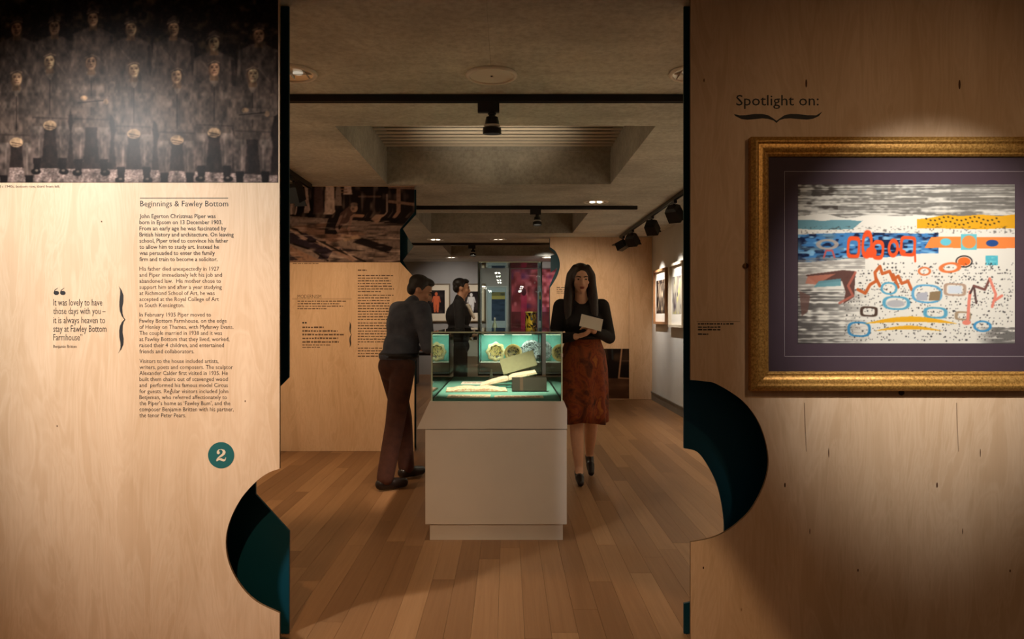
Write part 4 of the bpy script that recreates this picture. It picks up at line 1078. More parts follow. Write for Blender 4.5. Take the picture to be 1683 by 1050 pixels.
# plates propped on the lower shelf
def plate(label, cx, r, z, y, mats, wavy=0.0, group=None):
    t = thing('plate', label, 'plate', (cx, y, z))
    M = Matrix.Translation((cx, y, z+r*0.985)) @ Matrix.Rotation(math.radians(80), 4, 'X')
    n = 48; rings = []
    for (k, h) in ((0.02, 0.0), (0.35, 0.0), (0.62, 0.004), (0.70, 0.013), (0.98, 0.022), (1.0, 0.019), (0.7, 0.005), (0.35, -0.008), (0.02, -0.008)):
        ring = []
        for i in range(n):
            a = 2*math.pi*i/n; rr = r*k*(1+(wavy*math.cos(8*a) if k > 0.6 else 0))
            ring.append(M @ Vector((rr*math.cos(a), rr*math.sin(a), h)))
        rings.append(ring)
    mb = MB(); mb.loft(rings[:3]+[rings[3]], True, False); mb.build('well', mats[1], t, smooth=True)
    mb = MB(); mb.loft(rings[3:], True, False); mb.build('rim', mats[0], t, smooth=True)
    mb = MB(); mb.obox(Matrix.Translation((cx, y+0.055, z+0.03)), 0.05, 0.05, 0.058); mb.build('stand', ACRYL, t)
    return t
YEL = blotch('ochre_glaze', [(0.35, (190, 158, 84)), (0.6, (222, 196, 122))], 30, 0.3)
YDK = blotch('painted_motif', [(0.40, (60, 50, 34)), (0.5, (200, 176, 104)), (0.60, (40, 40, 30))], 34, 0.35)
CRM = blotch('cream_glaze', [(0.4, (190, 176, 124)), (0.6, (214, 204, 160))], 28, 0.3)
BWP = blotch('black_white_marbling', [(0.44, (16, 20, 24)), (0.48, (22, 26, 32)), (0.52, (214, 226, 226)), (0.60, (30, 34, 40))], 38, 0.35, (1,1,1), 2.0)
plate('wavy-edged cream plate with dark motif, in the tall glass case', PX(815, 7.85), 0.102, zsh+0.0005, 7.85, (CRM, YDK), 0.08)
plate('round ochre yellow plate between the wavy plate and the black-and-white dish', PX(843.5, 7.78), 0.094, zsh+0.0005, 7.78, (YEL, YDK))
plate('black-and-white marbled round dish below the yellow vase', PX(873, 7.88), 0.115, zsh+0.0005, 7.88, (BWP, BWP))
# vase and bottle on the glass shelf
zv = zus+0.0035
YV = blotch('yellow_black_glaze', [(0.44, (20, 14, 8)), (0.5, (226, 176, 40)), (0.62, (240, 196, 60))], 20, 0.25, (1, 1, 0.6), 1.5)
t = thing('vase', 'yellow and black painted cylinder vase on the glass shelf of the tall case', 'vase', (PX(872.5, 7.72), 7.72, zv))
c_ = (PX(872.5, 7.72), 7.72, zv)
mb = MB(); mb.lathe([(0.050, 0.0), (0.056, 0.02), (0.060, 0.08), (0.060, 0.16), (0.054, 0.205), (0.058, 0.225), (0.054, 0.225), (0.050, 0.20), (0.048, 0.03)], c_, 32); mb.build('body', YV, t, smooth=True)
mb = MB(); mb.lathe([(0.0585, 0.220), (0.061, 0.224), (0.061, 0.232), (0.053, 0.232), (0.053, 0.226)], c_, 32, cap=False); mb.build('rim', plain('yellow_rim', (246, 216, 110), 0.3), t, smooth=True)
t = thing('bottle', 'slim pale celadon bottle vase on the glass shelf, left of the yellow vase', 'bottle', (PX(813, 7.72), 7.72, zv))
mb = MB(); mb.lathe([(0.020, 0.0), (0.026, 0.01), (0.027, 0.07), (0.020, 0.10), (0.010, 0.12), (0.009, 0.145), (0.013, 0.15), (0.007, 0.15)], (PX(813, 7.72), 7.72, zv), 24); mb.build('body', plain('celadon', (176, 190, 158), 0.25), t, smooth=True)
mb = MB(); mb.lathe([(0.008, 0.1505), (0.010, 0.158), (0.007, 0.168), (0.002, 0.172)], (PX(813, 7.72), 7.72, zv), 16); mb.build('stopper', PAPERW, t, smooth=True)

# ================================================================ FURTHER BACK
t = thing('white_plinth', 'plain white plinth with small bottles, left of the tall glass case', 'plinth', (PX(786, 9.4), 9.4, 0))
px0, px1 = PX(767, 9.2), PX(803, 9.2); zw = PZ(559, 9.2)
mb = MB(); mb.box(px0+0.01, px1-0.01, 9.21, 9.59, 0, zw-0.02); mb.build('body', WHITEP, t)
mb = MB(); mb.box(px0, px1, 9.2, 9.6, zw-0.02, zw); mb.build('top', plain('bright_plinth_top', (226, 220, 206), 0.5), t)
rg = random.Random(2)
for i, (fx, hh, col, lab) in enumerate(((772, 0.17, (206, 190, 160), 'small cream bottle at the left end of the white plinth'), (781, 0.13, (40, 36, 34), 'short black bottle in the middle of the white plinth'), (791, 0.16, (216, 208, 196), 'white bottle at the right end of the white plinth'))):
    t = thing('bottle', lab, 'bottle', (PX(fx, 9.4), 9.4, zw), 'bottles on the white plinth')
    c_ = (PX(fx, 9.4), 9.4, zw+0.0003)
    mb = MB(); mb.lathe([(0.024, 0), (0.027, 0.01), (0.028, hh*0.55), (0.012, hh*0.75), (0.011, hh*0.95)], c_, 18); mb.build('body', plain('bottle_%d' % i, col, 0.3), t, smooth=True)
    mb = MB(); mb.lathe([(0.013, hh*0.95), (0.014, hh), (0.006, hh)], c_, 18); mb.build('neck_ring', plain('neck_%d' % i, (170, 130, 80), 0.4), t, smooth=True)
t = thing('dark_bench', 'long dark bench under the two far framed figure pictures', 'bench', (PX(722, 14.5), 14.5, 0))
bxa, bxb = PX(680, 14.4), PX(770, 14.4); zb = 0.62
mb = MB(); mb.box(bxa, bxb, 14.3, 14.75, zb-0.06, zb); mb.build('seat', BLACKG, t)
for sx in (bxa+0.04, bxb-0.04):
    mb = MB(); mb.box(sx-0.03, sx+0.03, 14.33, 14.72, 0, zb-0.06); mb.build('leg', BLACKM, t)

DW = 16.68
def wall_picture(name, label, a, b_, c_, d_, frame_mat, mat_mat, inner, painter, D=DW, fw=0.028, group=None):
    t = thing(name, label, 'picture', (PX((a+b_)/2, D), D, PZ((c_+d_)/2, D)), group)
    x0, x1, z1, z0 = PX(a, D), PX(b_, D), PZ(c_, D), PZ(d_, D)
    mb = MB()
    mb.box(x0, x1, D-0.035, D, z0, z0+fw); mb.box(x0, x1, D-0.035, D, z1-fw, z1); mb.box(x0, x0+fw, D-0.035, D, z0+fw, z1-fw); mb.box(x1-fw, x1, D-0.035, D, z0+fw, z1-fw)
    mb.build('frame', frame_mat, t)
    mb = MB(); mb.box(x0+fw, x1-fw, D-0.015, D-0.004, z0+fw, z1-fw); mb.build('mount', mat_mat, t)
    ia, ib, ic, id_ = inner
    cv = Canvas(ia, ib, ic, id_, 0.5, (30, 24, 24), int(a)); painter(cv)
    cv.build('picture_print', at_depth(D-0.018), PRINTM, t)
    return t
def fig(col):
    def f(cv):
        cv.put(np.clip(cv.noise(7, 9)-0.4, 0, 1), (84, 72, 64))
        cx = (cv.x0+cv.x1)/2; y0 = cv.y0; h = cv.y1-cv.y0
        cv.ell(cx, y0+h*0.16, 2.4, 3.2, col); cv.poly([(cx-4,y0+h*0.25),(cx+4,y0+h*0.25),(cx+5,y0+h*0.6),(cx+3.6,y0+h*0.95),(cx+0.6,y0+h*0.95),(cx,y0+h*0.62),(cx-0.8,y0+h*0.95),(cx-3.6,y0+h*0.95),(cx-5,y0+h*0.6)], col, 1, 1)
        cv.line([(cx-4.5,y0+h*0.28),(cx-6.4,y0+h*0.5)], 2, col); cv.line([(cx+4.5,y0+h*0.28),(cx+6.4,y0+h*0.5)], 2, col)
    return f
MATW = plain('ivory_mount', (214, 200, 176), 0.8)
FRMD = plain('dim_wood_frame', (104, 84, 58), 0.5)
wall_picture('framed_picture', 'far framed picture of an orange standing figure on a pale mount', 693, 740, 466, 529, FRMD, MATW, (703,731,477,515), fig((200, 98, 62)))
wall_picture('framed_picture', 'far framed picture of a white standing figure on black, pale mount', 751, 798, 466, 529, FRMD, MATW, (761,788,479,514), fig((206, 202, 196)))
def sea(cv):
    cv.a[:] = np.array((52, 68, 88))/255.; cv.put((cv.Y < 492)*0.9, (120, 116, 70)); cv.put(np.clip(cv.noise(9, 3)-0.45, 0, 1)*1.2, (30, 40, 56)); cv.put((np.abs(cv.Y-489) < 3)*0.8, (176, 166, 92))
wall_picture('framed_picture', 'far narrow blue-grey landscape picture in a pale frame, seen through the tall case', 799, 834, 470, 540, plain('pale_frame', (170, 176, 172), 0.5), plain('pale_blue_mount', (150, 168, 172), 0.8), (808,830,480,527), sea)
def rose(cv):
    cv.a[:] = np.array((112, 46, 50))/255.
    cv.put(np.clip(cv.noise(12, 16)-0.35, 0, 1)*1.4, (196, 92, 106)); cv.put(np.clip(cv.noise(6, 8)-0.5, 0, 1)*1.5, (226, 140, 148)); cv.put(np.clip(cv.noise(9, 12)-0.6, 0, 1)*2, (82, 48, 92)); cv.put(np.clip(cv.noise(14, 18)-0.62, 0, 1)*2.2, (54, 22, 26)); cv.put((cv.Y > 512)*0.6, (60, 28, 28)); cv.put(np.clip((cv.X-884)/10,0,1)*(cv.Y<505)*np.clip(cv.noise(5,6)-0.25,0,1), (236,140,150)); cv.put((cv.Y<452)*np.clip(cv.noise(16,8)-0.3,0,1)*1.2, (84,34,34)); cv.put((np.abs(cv.X-861)<5)*(cv.Y>484)*0.7, (168,44,78)); cv.ell(861, 480, 4, 6, (70,30,40), 0.9)
wall_picture('framed_picture', 'large crimson and pink abstract canvas on the far wall', 838, 930, 440, 545, plain('dark_red_frame', (66, 34, 30), 0.5), plain('red_ground', (112, 46, 50), 0.8), (841,927,443,542), rose)

# pictures on the right wall
def right_picture(label, y0, y1, z0, z1, frame_mat, kind, dep=0.05):
    t = thing('framed_picture', label, 'picture', (XR, (y0+y1)/2, (z0+z1)/2)); fw = 0.035; X = XR
    mb = MB(); mb.box(X-dep, X, y0, y1, z0, z0+fw); mb.box(X-dep, X, y0, y1, z1-fw, z1); mb.box(X-dep, X, y0, y0+fw, z0+fw, z1-fw); mb.box(X-dep, X, y1-fw, y1, z0+fw, z1-fw); mb.build('frame', frame_mat, t)
    mb = MB(); mb.box(X-0.02, X-0.004, y0+fw, y1-fw, z0+fw, z1-fw); mb.build('mount', PAPERW, t)
    cv = Canvas(0, 60, 0, 100, 0.7, (40, 30, 26), int(y0*10))
    if kind == 0:
        cv.put(np.clip(cv.noise(8, 22)-0.45, 0, 1)*2.2, (186, 164, 136)); cv.put(np.clip(cv.noise(5, 12)-0.55, 0, 1)*2, (90, 72, 56))
        for k in range(4): cv.line([(14+k*10,12),(20+k*8,50),(12+k*11,90)], 2.5, (206,190,166), 0.8)
    else:
        cv.a[:] = np.array((178, 170, 150))/255.; cv.put(np.clip(cv.noise(10, 30)-0.4, 0, 1)*1.6, (120, 108, 112)); cv.put(np.clip(cv.noise(7, 20)-0.55, 0, 1)*2, (206, 198, 120)); cv.put(np.clip(cv.noise(6, 16)-0.6, 0, 1)*2, (60, 54, 60))
    ym = 0.11; zm = 0.16 if kind == 0 else 0.18
    def mp(U, V): return (np.full(U.shape, X-0.022), (y1-ym)-(U/60.0)*((y1-y0)-2*ym), (z1-zm)-(V/100.0)*((z1-z0)-2*zm))
    cv.build('picture_print', mp, PRINTM, t)
WOODF = plain('light_oak_frame', (168, 122, 84), 0.5, noise=0.1, nscale=20)
WHITEF = plain('limed_frame', (206, 194, 172), 0.5)
right_picture('narrow oak-framed brown picture on the white right wall, next to the corner', 10.42, 11.28, 1.205, 2.02, WOODF, 0)
right_picture('pale-framed pastel picture on the white right wall, beside the opening edge', 9.38, 10.20, 1.17, 2.04, WHITEF, 1, 0.06)

# ================================================================ CEILING FITTINGS
def downlight(X, Y, lit, label, grp='recessed ceiling downlights', drop=0.0):
    t = thing('ceiling_downlight', label, 'ceiling light', (X, Y, CEIL), grp)
    mb = MB(); mb.lathe([(0.137, 0), (0.140, -0.006), (0.134, -0.014), (0.118, -0.015), (0.116, 0)], (X, Y, CEIL), 40, cap=False); mb.build('rim', PALERIM, t, smooth=True)
    mb = MB(); mb.lathe([(0.116, -0.010), (0.075, -0.0025), (0.002, -0.002)], (X, Y, CEIL), 40, cap=False); mb.build('reflector', CHROME, t, smooth=True)
    for dx in (-0.04, 0.04):
        mb = MB(); mb.lathe([(0.026, -0.0028), (0.026, -0.008-drop), (0.016, -0.009-drop*1.3), (0.002, -0.009-drop*1.4)], (X+dx, Y, CEIL), 18, cap=False); mb.build('lamp', lit, t)
    mb = MB()
    for k in (-0.08, 0.0, 0.08): mb.box(X+k-0.0012, X+k+0.0012, Y-0.08, Y+0.08, CEIL-0.0135, CEIL-0.0045)
    mb.box(X-0.11, X+0.11, Y-0.0012, Y+0.0012, CEIL-0.0135, CEIL-0.0045)
    mb.build('louvre', PALERIM, t)
    return t
downlight(-1.13, 3.81, LAMP_LOW, 'recessed round ceiling light cut by the edge of the left screen')
downlight(0.985, 3.81, LAMP_LOW, 'recessed round ceiling light cut by the edge of the right screen')
downlight(0.98, 8.04, LAMP_ON, 'sparkling recessed ceiling light right of the second coffer gap, above the short track', drop=0.006)
downlight(-1.16, 11.9, LAMP_ON, 'recessed ceiling light left of centre between second and third tracks', drop=0.006)
downlight(-0.14, 11.9, LAMP_DIM, 'dim recessed ceiling light mid-ceiling just before the third track')
downlight(-1.17, 15.45, LAMP_ON, 'far recessed ceiling light beyond the third coffer, left end')
downlight(0.87, 15.45, LAMP_ON, 'far recessed ceiling light beyond the third coffer, right end')
FRONTL = emit('front_lamp', (1, 0.92, 0.80), 45.0)
for X, Y in FRONT_LIGHTS:
        t = downlight(X, Y, FRONTL, 'recessed ceiling light behind the viewpoint, %s row, %s one' % ({-1.6: 'nearest', -5.7: 'second', -9.6: 'third', -14.7: 'fourth', -19.0: 'farthest'}[Y], 'right' if X > 0 else 'left'), drop=0.03)
t = thing('ceiling_speaker', 'flat round white ceiling cover plate above the first track', 'ceiling plate', (PX(808, 3.84), 3.84, CEIL))
mb = MB(); mb.lathe([(0.134, 0), (0.137, -0.008), (0.130, -0.016), (0.116, -0.016), (0.116, -0.010)], (PX(808, 3.84), 3.84, CEIL), 48, cap=False); mb.build('rim', PALERIM, t, smooth=True)
mb = MB(); mb.lathe([(0.117, -0.010), (0.002, -0.010)], (PX(808, 3.84), 3.84, CEIL), 48, cap=False); mb.build('cover', plain('cover_grey', (228, 222, 210), 0.6), t)
mb = MB(); mb.lathe([(0.006, -0.010), (0.006, -0.013), (0.001, -0.013)], (PX(808, 3.84), 3.84, CEIL), 12); mb.build('screw', BLACKM, t)

def track(label, p0, p1, w_=0.036, h=0.042):
    p0 = Vector(p0); p1 = Vector(p1); t = thing('lighting_track', label, 'light track', (p0+p1)/2)
    along_x = abs(p1.x-p0.x) > abs(p1.y-p0.y); z1 = CEIL-0.0008; z0 = CEIL-h
    def b(mb, o0, o1, za, zb_):
        if along_x: mb.box(p0.x, p1.x, p0.y+o0, p0.y+o1, za, zb_)
        else: mb.box(p0.x+o0, p0.x+o1, p0.y, p1.y, za, zb_)
    mb = MB(); b(mb, -w_/2, w_/2, z0+0.012, z1); b(mb, -w_/2, -w_/2+0.008, z0, z0+0.012); b(mb, w_/2-0.008, w_/2, z0, z0+0.012); mb.build('channel', BLACKM, t)
    mb = MB()
    if along_x:
        for x in (p0.x-0.006, p1.x): mb.box(x, x+0.006, p0.y-w_/2, p0.y+w_/2, z0, z1)
    else:
        for y in (p0.y-0.006, p1.y): mb.box(p0.x-w_/2, p0.x+w_/2, y, y+0.006, z0, z1)
    mb.build('end_cap', BLACKG, t)
track('black lighting track crossing the ceiling just before the first coffer', (-1.86, 4.20, CEIL), (1.745, 4.20, CEIL))
track('shorter black lighting track ending in mid-ceiling, before the second coffer', (-1.86, 8.36, CEIL), (1.487, 8.36, CEIL))
track('distant black lighting track just before the third coffer', (-1.86, 12.50, CEIL), (0.75, 12.50, CEIL))
track('black lighting track running away along the left side of the ceiling', (-1.885, 3.1, CEIL), (-1.885, 7.0, CEIL))
track('black lighting track running along the ceiling beside the white right wall', (1.775, 3.1, CEIL), (1.775, 11.4, CEIL))

ZT = CEIL-0.043
def track_spot(label, X, Y, aim, group, adapter_along='x', lit=LAMP_ON, sc=1.0, ring=True):
    t = thing('track_spotlight', label, 'spotlight', (X, Y, ZT), group)
    mb = MB()
    ad = 0.062*sc
    if adapter_along == 'x': mb.box(X-ad-0.02, X+ad-0.02, Y-0.016, Y+0.016, ZT-0.058*sc, ZT)
    else: mb.box(X-0.016, X+0.016, Y-ad-0.02, Y+ad-0.02, ZT-0.058*sc, ZT)
    mb.build('adapter', BLACKM, t)
    mb = MB(); zj = ZT-0.115*sc; mb.tube((X, Y, ZT-0.05*sc), (X, Y, zj), 0.019*sc, n=14); mb.tube((X, Y, ZT-0.062*sc), (X, Y, ZT-0.070*sc), 0.024*sc, n=14); mb.build('stem', BLACKG, t)
    d = (Vector(aim)-Vector((X, Y, zj))).normalized()
    c0 = Vector((X, Y, zj)) - d*0.035*sc
    mb = MB()
    z = d; x = z.orthogonal().normalized(); y = z.cross(x); n = 24
    prof = [(0.020, 0), (0.034, 0.004), (0.040, 0.03), (0.042, 0.06), (0.052, 0.066), (0.054, 0.10), (0.050, 0.10), (0.047, 0.072)]
    rings = [[c0 + z*(h*sc) + (x*math.cos(2*math.pi*i/n)+y*math.sin(2*math.pi*i/n))*(r*sc) for i in range(n)] for r, h in prof]
    mb.loft(rings, True, False); mb.add(rings[0], [tuple(range(n-1, -1, -1))]); mb.build('head', BLACKG, t, angle=35)
    mb = MB(); ca = c0+z*0.068*sc
    rings = [[ca + z*(h*sc) + (x*math.cos(2*math.pi*i/n)+y*math.sin(2*math.pi*i/n))*(r*sc) for i in range(n)] for r, h in ((0.046, 0.004), (0.03, -0.004), (0.001, -0.006))]
    mb.loft(rings, True, False); mb.build('lens', lit, t)
    if ring:
        mb = MB()
        rings = [[c0 + z*(h*sc) + (x*math.cos(2*math.pi*i/n)+y*math.sin(2*math.pi*i/n))*(r*sc) for i in range(n)] for r, h in ((0.0425, 0.045), (0.046, 0.048), (0.046, 0.058), (0.0425, 0.061))]
        mb.loft(rings, True, False); mb.build('collar', CHROME, t, angle=35)
    return t
track_spot('black spotlight hanging from the nearest track, above the glass showcase', -0.085, 4.20, (-0.085, 4.36, 1.0), 'track spotlights', sc=1.0)
track_spot('black spotlight on the second cross track, right of centre', PX(883, 8.36), 8.36, (0.35, 8.2, 1.2), 'track spotlights')
track_spot('black spotlight on the farthest cross track, left of the tall glass case', PX(777.5, 12.5), 12.5, (-0.6, 12.2, 1.0), 'track spotlights')
def box_spot(label, X, Y, aim):
    """square projector on the right track"""
    t = thing('wall_washer', label, 'spotlight', (X, Y, ZT), 'projector spotlights on the right-hand track')
    mb = MB(); mb.box(X-0.016, X+0.016, Y-0.07, Y+0.07, ZT-0.03, ZT); mb.build('adapter', BLACKM, t)
    mb = MB(); mb.tube((X, Y, ZT-0.03), (X, Y, ZT-0.065), 0.012, n=12); mb.build('stem', BLACKG, t)
    d = (Vector(aim)-Vector((X, Y, ZT-0.12))).normalized(); q = d.to_track_quat('Y', 'Z').to_matrix().to_4x4()
    M = Matrix.Translation((X, Y, ZT-0.125)) @ q
    mb = MB()
    ring = lambda a, b_, y: [M @ Vector(p) for p in ((-a, y, -b_), (a, y, -b_), (a, y, b_), (-a, y, b_))]
    mb.loft([ring(0.05, 0.04, -0.08), ring(0.068, 0.058, -0.05), ring(0.072, 0.062, 0.09), ring(0.064, 0.054, 0.09), ring(0.06, 0.05, 0.05)], True, False); mb.add(ring(0.05, 0.04, -0.08), [(3,2,1,0)]); mb.build('housing', BLACKG, t)
    mb = MB(); mb.add(ring(0.062, 0.052, 0.055), [(0,1,2,3)]); mb.build('lens', LAMP_DIM, t)
    mb = MB(); mb.loft([ring(0.05, 0.004, 0.09), ring(0.06, 0.004, 0.15)], True, True)
    for v in range(len(mb.v)): mb.v[v] = tuple(Vector(mb.v[v]) + (M.to_3x3() @ Vector((0, 0, 0.066))))
    mb.build('barn_door', BLACKG, t)
    return t
box_spot('black projector on the right track, half hidden by the opening edge', 1.775, 7.75, (2.31, 8.3, 1.6))
box_spot('black projector on the right track, nearest fully visible one', 1.775, 8.95, (2.31, 9.75, 1.6))
box_spot('black projector on the right track, second last before its far end', 1.775, 10.35, (2.31, 10.9, 1.6))
box_spot('black projector at the far end of the right track, turned to the plywood', 1.775, 11.15, (0.9, 11.9, 1.9))
t = box_spot('black projector on the left track, above the workshop photograph', -1.885, 6.45, (-1.7, 7.1, 0.9)); t['group'] = 'projector spotlights on the left-hand track'

# ================================================================ PEOPLE
def remeshed(mb, name, mat, parent, voxel, smooth=4, mats=None):
    me = mb.mesh(name, mat)
    o = bpy.data.objects.new(name, me); C.objects.link(o)
    r = o.modifiers.new('r', 'REMESH'); r.mode = 'VOXEL'; r.voxel_size = voxel; r.use_smooth_shade = True
    s_ = o.modifiers.new('s', 'SMOOTH'); s_.factor = 0.5; s_.iterations = smooth
    dg = bpy.context.evaluated_depsgraph_get()
    me2 = bpy.data.meshes.new_from_object(o.evaluated_get(dg))
    o.modifiers.clear(); o.data = me2; bpy.data.meshes.remove(me)
    if not me2.materials: me2.materials.append(mat)
    me2.polygons.foreach_set('use_smooth', [True]*len(me2.polygons))
    o.name = name
    o.parent = parent; o.matrix_parent_inverse = Matrix.Translation(parent.location).inverted()
    return o
class Body:
    def __init__(s, base): s.b = Vector(base); s.mb = MB()
    def cap(s, a, b_, r0, r1=None): s.mb.tube(s.b+Vector(a), s.b+Vector(b_), r0, r1, 14, 0, True); return s
    def chain(s, pts):
        for (p, r), (q, r2) in zip(pts[:-1], pts[1:]): s.cap(p, q, r, r2)
        return s
    def ell(s, c_, r, R=None): s.mb.ell(s.b+Vector(c_), r, 18, 12, 0, R); return s
def hand(B, wrist, fwd, palm_n, k=1.0, curl=0.5, side=1):
    """palm, four fingers of unequal length bending towards the palm side, thumb off the side of the palm"""
    f = Vector(fwd).normalized(); n = Vector(palm_n); n = (n-f*n.dot(f)).normalized(); a = f.cross(n)*side
    w0 = Vector(wrist)
    B.ell(w0+f*0.045*k, (0.0, 0.0, 0.0) if False else (0.040*k, 0.046*k, 0.016*k), Matrix((a, f, n)).transposed())
    for i, (off, ln) in enumerate(((-0.030, 0.066), (-0.010, 0.078), (0.010, 0.074), (0.029, 0.056))):
        p0 = w0+f*0.075*k+a*off*k; c1 = curl*0.7; c2 = curl*1.7
        p1 = p0+(f*math.cos(c1)+n*math.sin(c1))*ln*0.5*k; p2 = p1+(f*math.cos(c2)+n*math.sin(c2))*ln*0.5*k
        B.cap(p0, p1, 0.0095*k, 0.0088*k); B.cap(p1, p2, 0.0088*k, 0.0072*k)
    t0 = w0+f*0.025*k-a*0.034*k; t1 = t0+(f*0.55-a*0.6+n*0.35).normalized()*0.035*k; t2 = t1+(f*0.85-a*0.1+n*0.4).normalized()*0.03*k
    B.cap(t0, t1, 0.012*k, 0.0105*k); B.cap(t1, t2, 0.0105*k, 0.0085*k)
def rotm(fwd):
    """columns: right, forward, up for a head looking along fwd"""
    f = Vector(fwd).normalized(); r = f.cross(Vector((0,0,1))).normalized(); u = r.cross(f)
    return Matrix((r, f, u)).transposed()
def head(B, c_, fwd, k=1.0):
    R = rotm(fwd); c_ = Vector(c_); q = lambda x, y, z: c_ + R @ Vector((x*k, y*k, z*k))
    E = lambda p, r: B.ell(q(*p), tuple(v*k for v in r), R)
    E((0, -0.012, 0.028), (0.074, 0.092, 0.084)); E((0, 0.022, -0.035), (0.058, 0.066, 0.070)); E((0, 0.052, -0.085), (0.028, 0.026, 0.022))
    E((0, 0.070, 0.022), (0.052, 0.018, 0.014))
    B.cap(q(0, 0.088, 0.008), q(0, 0.104, -0.030), 0.008*k, 0.012*k); E((-0.010, 0.094, -0.034), (0.008, 0.009, 0.007)); E((0.010, 0.094, -0.034), (0.008, 0.009, 0.007))
    E((-0.036, 0.062, -0.022), (0.024, 0.022, 0.022)); E((0.036, 0.062, -0.022), (0.024, 0.022, 0.022))
    for s_ in (-1, 1): E((s_*0.076, -0.008, -0.005), (0.009, 0.020, 0.032))
    return q, R
def face(q, R, t, k, base, iris, lipcol, brow):
    eyw = plain('eye_white', (168, 154, 144), 0.3); iri = plain('iris', iris, 0.2); lip = plain('lips', lipcol, 0.5); brm = plain('brow', brow, 0.8)
    b_ = Vector(base)
    for s_ in (-1, 1):
        mb = MB(); mb.ell(b_+q(s_*0.031, 0.0775, 0.004), (0.0130*k, 0.008*k, 0.0055*k), 14, 8, 0, R); mb.build('eye', eyw, t, smooth=True)
        mb = MB(); mb.ell(b_+q(s_*0.031, 0.0840, 0.004), (0.0058*k, 0.0030*k, 0.0058*k), 12, 8, 0, R); mb.build('iris', iri, t, smooth=True)
        mb = MB(); mb.tube(b_+q(s_*0.014, 0.0865, 0.023), b_+q(s_*0.034, 0.0850, 0.028), 0.0042*k, 0.0036*k, 8, 0, True); mb.tube(b_+q(s_*0.034, 0.0850, 0.028), b_+q(s_*0.052, 0.0720, 0.022), 0.0036*k, 0.002*k, 8, 0, True); mb.build('eyebrow', brm, t, smooth=True)
    mb = MB(); mb.ell(b_+q(0, 0.0865, -0.0575), (0.021*k, 0.0075*k, 0.0048*k), 14, 8, 0, R); mb.ell(b_+q(0, 0.0855, -0.0665), (0.018*k, 0.0085*k, 0.0058*k), 14, 8, 0, R); mb.build('lips', lip, t, smooth=True)

SKINW = plain('skin_light', (232, 186, 158), 0.5, spec=0.3, noise=0.04, nscale=30)
SKINM = plain('skin_warm', (216, 168, 140), 0.5, spec=0.3, noise=0.04, nscale=30)
BLKTOP = blotch('black_knit', [(0.3, (14, 12, 13)), (0.7, (26, 22, 24))], 40, 0.85)
SKIRTM = blotch('rust_floral_cloth', [(0.30, (58, 26, 14)), (0.42, (104, 48, 22)), (0.52, (150, 72, 28)), (0.60, (116, 44, 26)), (0.70, (176, 104, 40))], 9, 0.8, (1, 1, 0.8), 0.8)
HAIRW = blotch('dark_brown_hair', [(0.3, (24, 16, 14)), (0.7, (52, 36, 30))], 14, 0.45, (6, 6, 0.6))
HAIRM = blotch('near_black_hair', [(0.3, (20, 17, 17)), (0.7, (40, 34, 33))], 30, 0.5)
SHOE = plain('dark_shoe_leather', (34, 26, 24), 0.35)
SHIRTM = blotch('blue_grey_shirt', [(0.3, (70, 76, 90)), (0.7, (94, 100, 114))], 12, 0.85)
TROUM = blotch('maroon_brown_trousers', [(0.3, (66, 36, 28)), (0.7, (86, 50, 38))], 16, 0.85)
SUITM = blotch('black_suit_cloth', [(0.3, (14, 14, 17)), (0.7, (26, 26, 30))], 20, 0.8)
BELT = plain('black_leather_belt', (18, 14, 14), 0.4)

# ---- woman walking towards us, right of the showcase
wb = (0.585, 5.82, 0.0)
wm = thing('person', 'long-haired person in black top and rust skirt, walking right of the showcase', 'person', wb)
B = Body(wb)
B.ell((0.02, 0.0, 0.95), (0.165, 0.115, 0.13)).ell((0.02, 0.0, 1.12), (0.122, 0.092, 0.14)).ell((0.01, -0.01, 1.27), (0.150, 0.105, 0.14))
B.ell((-0.065, -0.075, 1.265), (0.062, 0.055, 0.062)).ell((0.085, -0.075, 1.265), (0.062, 0.055, 0.062))
B.cap((-0.135, 0.01, 1.395), (0.155, 0.01, 1.395), 0.052); B.cap((0.01, 0.0, 1.40), (0.0, -0.012, 1.53), 0.055, 0.048)
B.chain([((-0.155, 0.01, 1.39), 0.050), ((-0.205, 0.01, 1.13), 0.039), ((-0.05, -0.19, 1.155), 0.026)])
B.chain([((0.175, 0.01, 1.39), 0.050), ((0.235, 0.02, 1.14), 0.039), ((0.085, -0.19, 1.20), 0.026)])
hand(B, (-0.05, -0.19, 1.155), (0.85, -0.25, 0.22), (0.1, 0.3, 0.9), 0.92, 0.55, 1)
hand(B, (0.085, -0.19, 1.20), (-0.75, -0.35, 0.35), (-0.2, -0.4, -0.8), 0.92, 0.55, -1)
B.chain([((-0.055, 0.0, 0.93), 0.088), ((-0.04, -0.085, 0.52), 0.055), ((-0.032, -0.075, 0.36), 0.054), ((-0.018, -0.075, 0.125), 0.034), ((-0.018, -0.10, 0.085), 0.033)])
B.chain([((-0.018, -0.085, 0.085), 0.030), ((-0.018, -0.19, 0.035), 0.028)])
B.chain([((0.085, 0.0, 0.93), 0.088), ((0.095, 0.06, 0.51), 0.055), ((0.10, 0.14, 0.37), 0.054), ((0.105, 0.275, 0.17), 0.034), ((0.105, 0.27, 0.135), 0.032)])
B.chain([((0.105, 0.27, 0.125), 0.030), ((0.105, 0.185, 0.042), 0.028)])
hq, hR = head(B, (0.0, -0.035, 1.605), (0.05, -1.0, -0.12), 0.98)
remeshed(B.mb, 'body', SKINW, wm, 0.0075, 3)
face(hq, hR, wm, 0.98, wb, (58, 40, 30), (150, 72, 66), (40, 28, 24))
B = Body(wb)
